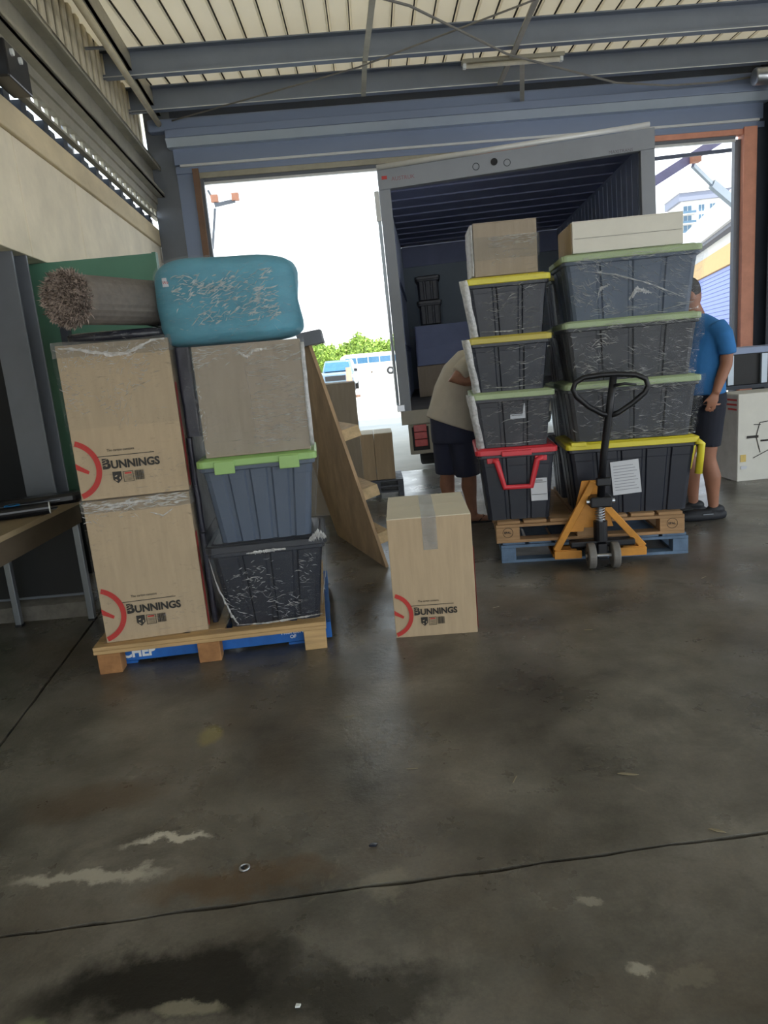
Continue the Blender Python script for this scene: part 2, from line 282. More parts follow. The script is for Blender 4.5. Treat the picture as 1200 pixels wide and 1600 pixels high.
def remeshed(b, name, m, parent, voxel=.012, it=6, loc=None):
    """fuse overlapping closed shapes into one continuous skin"""
    o = b.obj('tmp', m); md = o.modifiers.new('r', 'REMESH'); md.mode = 'VOXEL'; md.voxel_size = voxel; md.use_smooth_shade = True
    s_ = o.modifiers.new('s', 'SMOOTH'); s_.iterations = it; s_.factor = .5
    dg = bpy.context.evaluated_depsgraph_get(); me = bpy.data.meshes.new_from_object(o.evaluated_get(dg)); bpy.data.objects.remove(o)
    me.name = name; me.materials.clear(); me.materials.append(m); me.polygons.foreach_set('use_smooth', [True]*len(me.polygons))
    q = bpy.data.objects.new(name, me); C.objects.link(q); q.parent = parent
    if loc: q.location = loc
    return q
def jitter(p, a, f=9.0):
    return Vector(p) + noise.noise_vector(Vector(p)*f)*a


# ================================================================== THE SETTING
# floor slabs with open joints
floor = setting('floor')
def edge_pts(a, b, n, amp, seed):
    a, b = Vector(a), Vector(b); d = (b-a); nrm = Vector((-d.y, d.x, 0)).normalized(); out = []
    for i in range(n+1):
        t = i/n; out.append(a+d*t + nrm*amp*(noise.noise(Vector((t*n*.35, seed, 0))) + .5*noise.noise(Vector((t*n*1.3, seed+5, 0)))))
    return out
J1a, J1b = (-6, 1.346, 0), (8, 2.31, 0)
def j1(x): return 1.346 + (x+6)*.0689
j2 = lambda y: -1.705 - .12*(y-2.766)
g = .007
e1 = edge_pts((-6, j1(-6)-g, 0), (8, j1(8)-g, 0), 220, .009, 1.3)
slab = B().prism([(-6, -5, 0), (8, -5, 0)] + list(reversed(e1)), (0, 0, -.09)); slab.obj('concrete_slab', M['floor'], floor)
yx = j1(j2(1.6))
e2 = edge_pts((j2(yx)+g, yx+g, 0), (8, j1(8)+g, 0), 160, .010, 4.1)
e3 = edge_pts((j2(9.3)+g, 9.3, 0), (j2(yx)+g, yx+g, 0), 60, .006, 8.1)
B().prism(e2[:-1] + [(8, j1(8)+g, 0), (8, 9.3, 0)] + e3[:-1], (0, 0, -.09)).obj('concrete_slab', M['floor'], floor)
e4 = edge_pts((j2(yx)-g, yx+g, 0), (j2(9.3)-g, 9.3, 0), 60, .006, 2.2)
B().prism([(-6, j1(-6)+g, 0)] + e4 + [(-6, 9.3, 0)], (0, 0, -.09)).obj('concrete_slab', M['floor'], floor)
B().box(-6.2, 8.2, -5.2, 9.3, -.2, -.055).obj('joint_bed', M['subfloor'], floor)

# outdoors ground
gr = setting('ground_apron'); B().box(-12, 20, 9.3, 16.6, -.3, -.004).obj('apron_slab', M['apron'], gr)
for x in (-6.0, -1.2, 3.6, 8.4): B().box(x, x+.03, 9.35, 16.55, -.004, -.001).obj('expansion_joint', M['dark_line'], gr)
yd = B().box(-160, 200, 16.6, 300, -.3, -.01); tag(yd.obj('ground_yard', M['yard']), kind='structure')
tag(B().box(-40, 40, -45, -5.2, -.3, -.01).obj('ground_rear_yard', M['yard']), kind='structure')

# left wall, in its own frame (local y runs along it, local x points into the shed)
LW = (-2.06, 4.5, 0); LR = R(4.18)
wl = setting('wall_left', LW, LR)
joints = [(-9.3, -6.9), (-6.9, -4.4), (-4.4, -1.9), (-1.9, .30), (.30, 1.455), (1.455, 4.08), (4.08, 4.62)]
for a, b_ in joints:
    z0 = 0 if a > 1.4 else 2.28
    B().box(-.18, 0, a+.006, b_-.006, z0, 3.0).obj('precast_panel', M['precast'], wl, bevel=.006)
B().box(-.16, -.03, -9.3, 4.6, 2.3, 2.99).obj('panel_core', M['subfloor'], wl)
for a, b_ in ((-9.3, -5.2), (-5.2, -1.1), (-1.1, 4.62)):
    B().box(-.20, .025, a+.004, b_-.004, 3.003, 3.185).obj('cap_beam', M['precast_cap'], wl, bevel=.008)
# side bay behind the opening under the lintel
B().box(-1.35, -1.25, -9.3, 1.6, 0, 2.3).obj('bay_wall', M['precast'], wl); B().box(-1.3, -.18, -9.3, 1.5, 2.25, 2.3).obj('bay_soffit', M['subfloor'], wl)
B().box(-1.25, -.2, 1.1, 1.2, 0, 2.28).obj('bay_end_wall', M['black_panel'], wl)
# corrugated infill and slotted strip above the cap
B().box(-.15, -.125, -7, 4.6, 3.185, 3.305).obj('infill_backing', M['steel_dark'], wl)
cb = B()
for i in range(58): cb.box(-.12 if i % 2 else -.09, -.04 if i % 2 else -.015, -7+i*.2, -6.9+i*.2, 3.19, 3.30)
for i in range(0): pass
cb.obj('infill_corrugation', M['steel_dark'], wl)['kind'] = 'stuff'
st = B()
for i in range(56):
    y = -6.0+i*.19; st.box(-.005, .02, y, y+.06, 3.315, 3.39)
st.obj('slot_web', M['steel_warm'], wl)['kind'] = 'stuff'
B().box(-.02, .03, -7, 4.6, 3.30, 3.318).obj('slot_rail', M['steel_warm'], wl); B().box(-.01, .04, -7, 4.6, 3.385, 3.46).obj('slot_rail', M['steel_warm'], wl)
B().box(-.02, .06, -7, 4.6, 3.46, 3.53).obj('sill_angle', M['steel_warm'], wl)
# girt: C section
gb = B().box(.02, .05, -7, 4.58, 3.55, 3.84).box(.02, .15, -7, 4.58, 3.53, 3.552).box(.02, .15, -7, 4.58, 3.838, 3.86).box(.13, .15, -7, 4.58, 3.815, 3.86).box(.13, .15, -7, 4.58, 3.53, 3.575)
gb.obj('girt', M['steel_warm'], wl)
# upper cladding: cream ribs over dark recess
B().box(-.10, -.06, -7, 4.6, 3.86, 4.62).obj('cladding_recess', M['wallgap'], wl)
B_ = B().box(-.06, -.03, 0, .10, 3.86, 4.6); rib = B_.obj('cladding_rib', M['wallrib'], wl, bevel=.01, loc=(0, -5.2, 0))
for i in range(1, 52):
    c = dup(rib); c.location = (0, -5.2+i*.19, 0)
B().cyl((.22, .8, 4.27), (.22, 4.3, 4.27), .032, 14).obj('conduit', M['pipe'], wl, smooth=True)
B().cyl((.22, .55, 4.27), (.22, .8, 4.27), .042, 14).obj('conduit_socket', M['pipe'], wl, smooth=True)
for y in (2.4, 4.0): B().box(.0, .24, y, y+.03, 4.30, 4.315).obj('conduit_bracket', M['steel'], wl)
B().box(.20, .23, -7, 4.5, 4.40, 4.56).box(.14, .23, -7, 4.5, 4.40, 4.415).box(.14, .23, -7, 4.5, 4.55, 4.565).obj('eave_beam', M['steel_warm'], wl)
# roller-shutter hardware at the near end of the slotted strip
hb = thing('shutter_bracket', 'black steel bracket box above the cream wall at the far left', 'bracket', (-2.02, 4.62, 3.2), LR)
B().box(-.02, .10, -.10, .25, .02, .22).obj('casing', M['black'], hb, bevel=.01)
for y in (-.02, .1): B().cyl((.10, y, .17), (.115, y, .17), .02, 10).obj('bolt', M['whitecap'], hb)

# grey steel columns
def hcol(name, x0, x1, y0, y1, z1, m=M['steel'], rz=0):
    w_, d_ = x1-x0, y1-y0; b = B().box(0, w_, 0, .016, 0, z1).box(0, w_, d_-.016, d_, 0, z1).box(w_/2-.008, w_/2+.008, .016, d_-.016, 0, z1)
    o = setting(name, (x0, y0, 0), rz); b.obj('flange_section', m, o, bevel=.003); B().box(-.04, w_+.04, -.04, d_+.04, 0, .02).obj('base_plate', m, o); return o
hcol('column_left', -2.275, -2.085, 4.52, 4.72, 4.4)
hcol('column_corner', -2.36, -2.06, 8.95, 9.2, 4.5)
hcol('column_right', 4.86, 5.14, 8.9, 9.15, 4.5, M['steel_dark'])
tag(B().box(-2.05, -2.0, 4.93, 4.99, .0, 2.15).obj('channel_post', M['steel_dark']), kind='structure')

# back wall around the door opening (turned 1.5 degrees)
BR = R(1.3); wb = setting('wall_back', (0, 9.0, 0), BR)
B().box(-2.3, 7.6, .08, .14, 4.13, 4.62).obj('upper_cladding', M['back_clad'], wb)
for i in range(33): B().box(-2.2+i*.3, -2.12+i*.3, .05, .08, 4.2, 4.6).obj('cladding_rib', M['back_clad'], wb) if i < 1 else None
B().box(-2.3, 7.6, -.12, .06, 4.20, 4.33).obj('shutter_hood_upper', M['header'], wb, bevel=.02)
B().box(-2.1, 4.9, -.18, .06, 4.11, 4.20).obj('shutter_hood_face', M['header'], wb, bevel=.01)
B().prism([(-2.1, -.20, 4.10), (-2.1, -.14, 4.02), (-2.1, .06, 4.02), (-2.1, .06, 4.10)], (7.0, 0, 0)).obj('shutter_hood_lip', M['header_light'], wb)
B().box(-2.06, 4.85, -.05, .08, 3.85, 4.02).obj('lintel_beam', M['header'], wb)
B().box(-2.0, 4.8, -.07, .06, 3.825, 3.85).obj('lintel_flange', M['white_rail'], wb)
B().box(-2.06, 4.88, -.03, .08, 3.76, 3.825).obj('lintel_drip', M['header'], wb)
B().box(-2.06, -1.87, 0, .1, 0, 3.85).obj('pier_left', M['header'], wb); B().box(4.80, 7.6, 0, .1, 0, 4.15).obj('pier_right', M['back_clad'], wb)
for i in range(9): B().box(5.2+i*.28, 5.27+i*.28, -.03, 0, 0, 4.1).obj('pier_rib', M['back_clad'], wb)
B().box(-1.87, -1.80, -.06, .1, 0, 3.80).obj('jamb_left', M['jamb'], wb); B().box(-1.80, -1.765, 0, .07, 0, 3.72).obj('guide_left', M['steel'], wb)
B().box(4.63, 4.79, -.05, .1, 0, 3.775).obj('jamb_right', M['orange'], wb, bevel=.005); B().box(4.56, 4.63, .03, .1, 0, 3.66).obj('guide_right', M['steel'], wb)
B().box(-1.8, 1.4, -.02, .08, 3.70, 3.775).obj('head_frame', M['steel_warm'], wb); B().box(1.4, 4.63, -.02, .08, 3.70, 3.775).obj('head_frame', M['orange'], wb)
for k, (z0, z1, m) in enumerate(((3.665, 3.70, 'steel'), (3.635, 3.662, 'white_rail'))):
    B().box(-1.76, 4.56, .01, .05, z0, z1).obj('shutter_slat', M[m], wb)
for x in (-2.0, 5.6): B().box(x-.35, x+.0, .02, .1, 0, 4.5).obj('corner_infill', M['back_clad'], wb)
# right and rear walls (outside the frame, they shade the shed; right-hand opening added to light the left wall)
wr = B(); wr.box(7.5, 7.6, -5, 9.2, 3.6, 4.6); wr.box(7.5, 7.6, 5.2, 9.2, 0, 3.6); wr.box(7.5, 7.6, -5, -4.4, 0, 3.6); tag(wr.obj('wall_right', M['back_clad']), kind='structure')
wr = B(); wr.box(-6, 7.6, -5.1, -5, 3.5, 4.6); wr.box(-6, -3.4, -5.1, -5, 0, 3.5); wr.box(6.2, 7.6, -5.1, -5, 0, 3.5); tag(wr.obj('wall_rear', M['back_clad']), kind='structure')

# roof: ribbed sheets on purlins
rf = setting('ceiling')
SH = .8; sh = B(); sh.box(0, SH, -5.2, 9.25, 4.575, 4.585)
prof = [(0, 4.575)]
shm = B(); xs = []
for k in range(4):
    x = k*.2; xs += [(x, 4.575), (x+.155, 4.575), (x+.163, 4.607), (x+.192, 4.607)]
xs.append((.8, 4.575))
poly = [(x, 0, z) for x, z in xs] + [(x, 0, z+.006) for x, z in reversed(xs)]
shm.prism([(p[0], -5.2, p[2]) for p in poly], (0, 14.5, 0))
s0 = shm.obj('roof_sheet', M['roofsheet'], rf, loc=(-2.9, 0, 0))
for i in range(1, 14): c = dup(s0); c.location = (-2.9+i*.8, 0, 0)
rs = B(); 
for i in range(56): rs.box(-2.9+i*.2+.172, -2.9+i*.2+.182, -5.2, 9.3, 4.585, 4.603)
rs.obj('rib_groove_shade', M['wallgap'], rf)['kind'] = 'stuff'  # near-black strips paint the shade inside the roof's rib grooves
def purlin(y):
    b = B().box(-2.45, 7.6, 0, .012, 4.33, 4.57).box(-2.45, 7.6, -.075, .012, 4.56, 4.572).box(-2.45, 7.6, -.075, .012, 4.326, 4.336).box(-2.45, 7.6, -.075, -.067, 4.33, 4.352)
    b.obj('purlin', M['purlin'], rf, loc=(0, y, 0), rot=(0, 0, BR))
    B().box(-2.45, 7.6, -.079, -.0752, 4.326, 4.334).obj('purlin_lip', M['white_rail'], rf, loc=(0, y, 0), rot=(0, 0, BR))
for y in (8.66, 7.72, 6.05, 5.2, 4.5, 3.4, 2.3, 1.2, .1, -1.0, -2.1, -3.2, -4.3): purlin(y)
cl = B().box(0, .16, -.012, 0, 4.34, 4.55)
for (x, y) in ((-2.0, 7.70), (-1.5, 7.70)):
    o = B().box(0, .05, -.006, 0, 4.36, 4.54).obj('purlin_cleat', M['purlin'], rf, loc=(x, y-.05*0, 0))
    for z in (4.39, 4.45, 4.51): B().cyl((.025, -.012, z), (.025, -.004, z), .012, 8).obj('bolt', M['whitecap'], o)
bw = B()
def rodline(name, label, pts, r, m='rope', sag=None):
    tag(B().tube(pts, r, 8).obj(name, M[m], smooth=True), label, 'cable' if m == 'rope' else 'brace')
rodline('brace_rod', 'long thin bracing rod rising from the left corner under the roof to the upper right', [(-2.0, 8.80, 4.29), (.13, 7.80, 4.30), (1.57, 6.77, 4.30), (2.6, 6.0, 4.31)], .009)
rodline('hanging_cable', 'thin sagging grey cable crossing under the roof toward the upper right corner', [(-.2, 6.0, 4.26), (.57, 6.54, 4.26), (1.57, 7.645, 4.25), (2.2, 8.12, 4.25), (2.95, 8.55, 4.20), (3.6, 8.75, 4.19), (4.2, 8.85, 4.21), (4.85, 8.86, 4.25)], .011)
for i, (a, b_) in enumerate((((.27, 6.48, 4.31), (.20, 7.66, 4.31)), ((.195, 7.72, 4.31), (.175, 8.6, 4.31)), ((1.655, 6.60, 4.31), (1.683, 8.62, 4.31)), ((1.80, 8.0, 4.28), (1.99, 8.93, 4.20)))):
    tag(B().bar(a, b_, .05, .02).obj('bridging_strap', M['steel_warm']), ('flat roof strap above the doorway, upper of the two in line', 'flat roof strap above the doorway, lower of the two in line', 'flat roof strap left of the end of the light fitting', 'short strap hanging just below the fluorescent fitting')[i], 'strap')
lf = thing('ceiling_light', 'long fluorescent light fitting fixed below the roof purlin, switched off', 'light fitting', (1.70, 7.97, 4.26), R(1.3))
B().box(-.52, .52, -.05, .05, .04, .075).obj('body', M['steel_warm'], lf, bevel=.004); B().cyl((-.48, 0, .02), (.48, 0, .02), .022, 12).obj('tube', M['lamp_tube'], lf, smooth=True)
for x in (-.51, .48): B().box(x, x+.03, -.025, .025, 0, .045).obj('lamp_holder', M['whitecap'], lf)
for x in (-.4, .4): B().bar((x, 0, .07), (x, 0, .31), .01, .01).obj('hanger', M['steel'], lf)
mo = thing('shutter_motor', 'round grey motor unit on the header at the upper right corner', 'motor', (4.75, 8.68, 4.18))
B().cyl((-.22, 0, 0), (.12, 0, 0), .09, 20).obj('housing', M['steelrod'], mo, smooth=True, bevel=.02); B().cyl((.12, 0, 0), (.24, 0, 0), .06, 16).obj('end_cap', M['steel_dark'], mo); B().box(-.05, .05, -.02, .12, .05, .12).obj('mount', M['steel_dark'], mo)
B().bar((.12, -.02, -.02), (.16, -.02, -.36), .10, .05).obj('drop_arm', M['steelrod'], mo)

# recess details behind the desk
gp = thing('green_partition', 'tall green painted partition board standing behind the left cartons', 'partition', (-1.78, 5.02, 0), R(-1))
B().box(-.44, .41, -.02, .02, .62, 2.275).obj('board', M['green_panel'], gp, bevel=.003); B().box(.395, .42, -.026, .026, .0, 2.28).obj('edge_trim', M['green_panel'], gp)
B().box(-.44, .39, -.018, .018, .12, .615).obj('lower_board', M['black_panel'], gp)
bb = thing('black_board', 'black board standing on the concrete kerb under the desk', 'board', (-2.27, 4.475, .13)); B().box(-.28, .275, -.02, .02, 0, .56).obj('sheet', M['black_panel'], bb); B().box(-.28, .275, -.026, -.02, 0, .015).obj('lower_trim', M['steel'], bb)
kb = B(); rg = []
for i in range(13):
    x = -2.85+i*.075; rg.append([(x, 4.395, 0), jitter((x, 4.395, .10), .012), (x, 4.50, .128), (x, 4.50, 0)])
kb.loft(rg); tag(kb.obj('concrete_kerb', M['hob']), 'rough broken concrete kerb at the floor behind the desk legs', 'kerb')
tag(B().box(-1.93, -1.80, 4.78, 4.95, 0, .26).obj('white_plinth', M['concrete_pale'], bevel=.01), 'small white block on the floor between the desk leg and the lower left carton', 'block')
tag(B().box(-3.0, -2.97, 3.6, 5.3, 0, 1.25).obj('green_skirting_board', M['green_panel']), 'dark green board low on the wall behind the desk at the left edge', 'board')

# ================================================================== GOODS
def rrect(w_, d_, z, r=.02, n=3, cx=0, cy=0):
    pts = []
    for (sx, sy, a0) in ((1, 1, 0), (-1, 1, 90), (-1, -1, 180), (1, -1, 270)):
        for k in range(n+1):
            a = R(a0 + 90*k/n); pts.append(Vector((cx+sx*(w_/2-r)+r*math.cos(a), cy+sy*(d_/2-r)+r*math.sin(a), z)))
    return pts
def ribbed_ring(w_, d_, z, nx, ny, depth=.012, groove=.018, r=.03, cy=0):
    """rounded rectangle, with narrow vertical grooves on the four sides"""
    def side(L, n):
        out = [-L/2+r]
        for i in range(n):
            c = -L/2 + L*(i+1)/(n+1); out += [(c-groove, 0), (c-groove*.5, 1), (c+groove*.5, 1), (c+groove, 0)]
        return out[1:]
    pts = []
    def corner(sx, sy, a0):
        for k in range(3):
            a = R(a0+45*k); pts.append(Vector((sx*(w_/2-r)+r*math.cos(a), cy+sy*(d_/2-r)+r*math.sin(a), z)))
    corner(1, -1, 270)
    for t, q in side(d_, ny): pts.append(Vector((w_/2-q*depth, cy+t, z)))
    corner(1, 1, 0)
    for t, q in side(w_, nx): pts.append(Vector((-t, cy+d_/2-q*depth, z)))
    corner(-1, 1, 90)
    for t, q in side(d_, ny): pts.append(Vector((-w_/2+q*depth, cy-t, z)))
    corner(-1, -1, 180)
    for t, q in side(w_, nx): pts.append(Vector((t, cy-d_/2+q*depth, z)))
    return pts
def film_hull(parent, w0, d0, z0, w1, d1, z1, m=FILM, wob=.006, name='stretch_film', n=18, rows=10, top=True, seed=0, bulge=0.0):
    rings = []
    for i in range(rows+1):
        t = i/rows; w_ = w0+(w1-w0)*t; d_ = d0+(d1-d0)*t; k = math.sin(math.pi*t)*bulge
        base = []
        for (ax, ay, bx, by) in ((-1,-1,1,-1),(1,-1,1,1),(1,1,-1,1),(-1,1,-1,-1)):
            for j in range(n):
                s = j/n; base.append(Vector(((ax+(bx-ax)*s)*(w_/2+k), (ay+(by-ay)*s)*(d_/2+k), z0+(z1-z0)*t)))
        c = Vector((0, 0, 0)); ring = []
        for p in base:
            nv = noise.noise_vector(Vector((p.x*7, p.y*7, p.z*16+seed*3.1)))
            ring.append(p + Vector((p.x, p.y, 0)).normalized()*abs(nv.x)*wob*1.6 + Vector((0, 0, nv.y*wob)))
        rings.append(ring)
    b = B().loft(rings, cap=False)
    if top:
        r2 = [Vector((p.x*.8, p.y*.8, p.z+.003)) for p in rings[-1]]; b.loft([rings[-1], r2], cap=False)
    return b.obj(name, m, parent, smooth=True)

def bin_(name, label, cat, loc, rz, wt, wb, dt, db, h, body, lid, nx=4, ny=3, film=None, lidh=.035, group=None, latch=None, ribs_z=None, film_seed=0, zoff=0, lip=.018):
    """tapered ribbed storage tub with an overhanging lid; origin at the bottom centre"""
    t = thing(name, label, cat, loc, rz, group)
    hb = h-lidh; rs = []
    for (z, f) in ((0, 0), (.012, 0), (hb*.80, .82), (hb*.81, .86), (hb-.03, 1.0)):
        rs.append(ribbed_ring(wb+(wt-.05-wb)*f, db+(dt-.05-db)*f, z, nx, ny, depth=.010))
    body_b = B().loft(rs); body_b.obj('tub_body', body, t)
    B().loft([rrect(wt-.035, dt-.035, hb-.035, .03), rrect(wt-.022, dt-.022, hb-.03, .03), rrect(wt-.022, dt-.022, hb+.002, .03)]).obj('tub_rim', body, t)
    lr = [rrect(wt-.012, dt-.012, hb-.012, .035), rrect(wt, dt, hb-.008, .035), rrect(wt, dt, hb+lidh*.62, .035), rrect(wt-.02, dt-.02, hb+lidh*.8, .03), rrect(wt-.05, dt-.05, hb+lidh*.8, .03), rrect(wt-.07, dt-.07, hb+lidh, .03)]
    B().loft(lr).obj('lid', lid, t)
    if latch:
        for x in latch:
            B().box(x-.05, x+.05, -dt/2-.012, -dt/2+.004, hb-.045, hb+lidh*.55).obj('latch', lid, t, bevel=.004)
    if film:
        film_hull(t, wb+.03, db+.03, .006, wt+.018, dt+.018, h-.004, film, seed=film_seed, n=16, rows=10)
    return t
def fold_flaps(t, w_, d_, h, m, gap_axis='x', tape=True):
    if gap_axis == 'x':
        B().box(-w_/2+.001, w_/2-.001, -d_/2+.001, -.0015, h, h+.005).obj('flap', m, t); B().box(-w_/2+.001, w_/2-.001, .0015, d_/2-.001, h, h+.005).obj('flap', m, t)
    else:
        B().box(-w_/2+.001, -.0015, -d_/2+.001, d_/2-.001, h, h+.005).obj('flap', m, t); B().box(.0015, w_/2-.001, -d_/2+.001, d_/2-.001, h, h+.005).obj('flap', m, t)
def carton(name, label, loc, rz, w_, d_, h, m=M['card'], film=None, group=None, flap_m=None, axis='x', sag=.004, seed=0, wob=.006):
    t = thing(name, label, 'box', loc, rz, group)
    rings = []
    for i in range(7):
        f = i/6; k = math.sin(math.pi*f)*sag
        r = []
        for (ax, ay, bx, by) in ((-1,-1,1,-1),(1,-1,1,1),(1,1,-1,1),(-1,1,-1,-1)):
            for j in range(6):
                s = j/6; q = math.sin(math.pi*s)*k; x = (ax+(bx-ax)*s)*w_/2; y = (ay+(by-ay)*s)*d_/2
                if ay == by: y += ay*q
                else: x += ax*q
                r.append(Vector((x, y, h*f)))
        rings.append(r)
    B().loft(rings).obj('carton_walls', m, t, bevel=.003)
    fold_flaps(t, w_, d_, h, flap_m or m, axis)
    if film: film_hull(t, w_+.014, d_+.014, .004, w_+.016, d_+.016, h+.008, film, seed=seed, wob=wob)
    return t
def ring_arc(cx, cz, ro, ri, x0, y, zmin, n=40):
    b = B(); pts = []
    for i in range(n+1):
        a = -math.pi/2*1.2 + math.pi*1.25*i/n; pts.append((cx+ro*math.cos(a), cz+ro*math.sin(a), cx+ri*math.cos(a), cz+ri*math.sin(a)))
    for p, q in zip(pts, pts[1:]):
        if min(p[0], p[2], q[0], q[2]) < x0 or min(p[1], p[3], q[1], q[3]) < zmin: continue
        b.prism([(p[0], y, p[1]), (q[0], y, q[1]), (q[2], y, q[3]), (p[2], y, p[3])], (0, -.0008, 0))
    return b
def print_moving_box(t, w_, d_, h):
    """the printed face: ring with hammer, line of small type, rule, shop name, three small marks"""
    s = w_/.515; y = -d_/2-.0052; X = -w_/2
    b = ring_arc(X-.028*s, .152*s, .148*s, .122*s, X+.002, y, .004)
    b.prism([(X+.002, y, .185*s), (X+.062*s, y, .142*s), (X+.055*s, y, .128*s), (X+.002, y, .155*s)], (0, -.0008, 0)); b.obj('ring_logo', M['red_ink'], t)
    text('The carton contains', .0185*s, M['ink'], t, (X+.155*s, y, .228*s), name='small_print', sx=.86)
    B().box(X+.108*s, X+.375*s, y-.0008, y, .205*s, .2085*s).obj('ruled_line', M['ink'], t)
    text('B', .066*s, M['ink'], t, (X+.124*s, y, .147*s), bold=.0035*s, name='shop_name_initial', sx=1.0)
    for k in range(3): B().prism([(X+.120*s, y-.0012, (.158+.012*k)*s), (X+.150*s, y-.0012, (.166+.012*k)*s), (X+.150*s, y-.0012, (.1685+.012*k)*s), (X+.120*s, y-.0012, (.1605+.012*k)*s)], (0, -.0004, 0)).obj('initial_stripe', M['card'], t)
    text('UNNINGS', .054*s, M['ink'], t, (X+.164*s, y, .145*s), bold=.002*s, name='shop_name', sx=.95)
    b = B().prism([(X+.165*s, y, .128*s), (X+.165*s, y, .090*s), (X+.186*s, y, .070*s), (X+.207*s, y, .090*s), (X+.207*s, y, .128*s)], (0, -.0006, 0)); b.obj('recycle_shield', M['ink'], t)
    b = B()
    for k in range(3):
        a = R(90+120*k); b.prism([(X+.186*s+.016*s*math.cos(a+u)*(r_), y-.0007, .096*s+.016*s*math.sin(a+u)*(r_)) for u, r_ in ((0, 1), (.9, 1), (.9, .62), (0, .62))], (0, -.0004, 0))
    b.obj('recycle_arrows', M['card'], t)
    b = B()
    for (x0, x1, z0, z1) in ((.214, .262, .074, .0765), (.214, .262, .1235, .126), (.214, .2165, .074, .126), (.2595, .262, .074, .126)): b.box(X+x0*s, X+x1*s, y-.0006, y, z0*s, z1*s)
    for k in range(5): b.box(X+.221*s, X+.255*s, y-.0006, y, (.081+.006*k)*s, (.0825+.006*k)*s)
    b.obj('info_panel', M['ink'], t); B().box(X+.222*s, X+.254*s, y-.0006, y, .112*s, .120*s).obj('info_heading', M['red_ink'], t)
    b = B(); x = .270
    for wd in (1, 2, 1, 3, 1, 1, 2, 1, 3, 1, 2, 1, 1): b.box(X+x*s, X+(x+.0012*wd)*s, y-.0006, y, .078*s, .125*s); x += .0012*wd+.0015
    b.obj('barcode', M['ink'], t)
    # the print carries on round the right-hand side
    b = B().box(w_/2+.0045, w_/2+.0053, -d_/2+.004, -d_/2+.05, .02, h*.72); b.obj('side_print', M['red_ink'], t)
def tape_on(t, w_, d_, h, x=-.02, tw=.075):
    B().box(x-tw/2, x+tw/2, -d_/2-.0062, d_/2, h+.0052, h+.0062).box(x-tw/2, x+tw/2, -d_/2-.0062, -d_/2-.0054, h-.17, h+.0062).obj('packing_tape', FILM_BRIGHT, t)

def folds(t, front, x0, x1, z0, z1, n, ln=(.03, .11), wd=(.0015, .004), tilt=0, spread=12, seed=0, m=None, clump=.0, name='film_sheen_folds', arc=.15):
    """narrow raised pleats, coloured white as film sheen, on the front face; front(z) gives the face's local y"""
    rnd = random.Random(seed); b = B(); k = 0; tries = 0
    while k < n and tries < n*30:
        tries += 1; x, z = rnd.uniform(x0, x1), rnd.uniform(z0, z1)
        if clump and noise.noise(Vector((x*7+seed*3, z*9, seed))) < clump-.35+rnd.uniform(-.15, .15): continue
        k += 1; L = rnd.uniform(*ln)*rnd.uniform(.5, 1); w_ = rnd.uniform(*wd); a = R(tilt+rnd.gauss(0, spread)); cv = rnd.uniform(-arc, arc)*L; pts = []
        for i in range(6):
            f = i/5-.5; px = x+f*L*math.cos(a)-cv*(1-4*f*f)*math.sin(a); pz = z+f*L*math.sin(a)+cv*(1-4*f*f)*math.cos(a); pts.append((min(max(px, x0-.01), x1+.01), min(max(pz, z0-.005), z1+.005), w_*(1-3.4*f*f)))
        up_ = []; dn = []
        for (px, pz, ww) in pts: y = front(pz); up_.append((px, y-.001, pz+ww)); dn.append((px, y, pz-ww))
        mid = [(px, y_-.003, pz) for (px, pz, ww) in pts for y_ in (front(pz),)]
        o = len(b.v); b.v += up_+mid+dn
        for i in range(5):
            b.f.append((o+i, o+i+1, o+7+i, o+6+i)); b.f.append((o+6+i, o+7+i, o+13+i, o+12+i)); b.mi += [0, 0]
    o = b.obj(name, m or FOLD_SHEEN, t); o['kind'] = 'stuff'; return o
def pleat(t, pts, wd, front, name='film_sheen_pleat', m=None, seed=0):
    """one broad crumpled fold of film, whitened as sheen, along a path of (x, z) points"""
    b = B(); up_ = []; mid = []; dn = []; N = 40; rnd = random.Random(seed)
    P = [Vector((p[0], 0, p[1])) for p in pts]; seg = len(P)-1
    for i in range(N+1):
        f = i/N*seg; k = min(int(f), seg-1); p = P[k].lerp(P[k+1], f-k); ww = wd*(.35+.65*math.sin(math.pi*i/N))*rnd.uniform(.45, 1.15); y = front(p.z)
        up_.append((p.x, y-.001, p.z+ww)); mid.append((p.x, y-.006*rnd.random()-.001, p.z+rnd.uniform(-.3, .3)*ww)); dn.append((p.x, y-.001, p.z-ww*rnd.uniform(.5, 1.2)))
    o = 0; b.v += up_+mid+dn; n1 = N+1
    for i in range(N): b.f += [(i, i+1, n1+i+1, n1+i), (n1+i, n1+i+1, 2*n1+i+1, 2*n1+i)]; b.mi += [0, 0]
    return b.obj(name, m or FOLD_SHEEN, t)
def taper(y0, y1, h): return lambda z: y0+(y1-y0)*max(0, min(1, z/h))
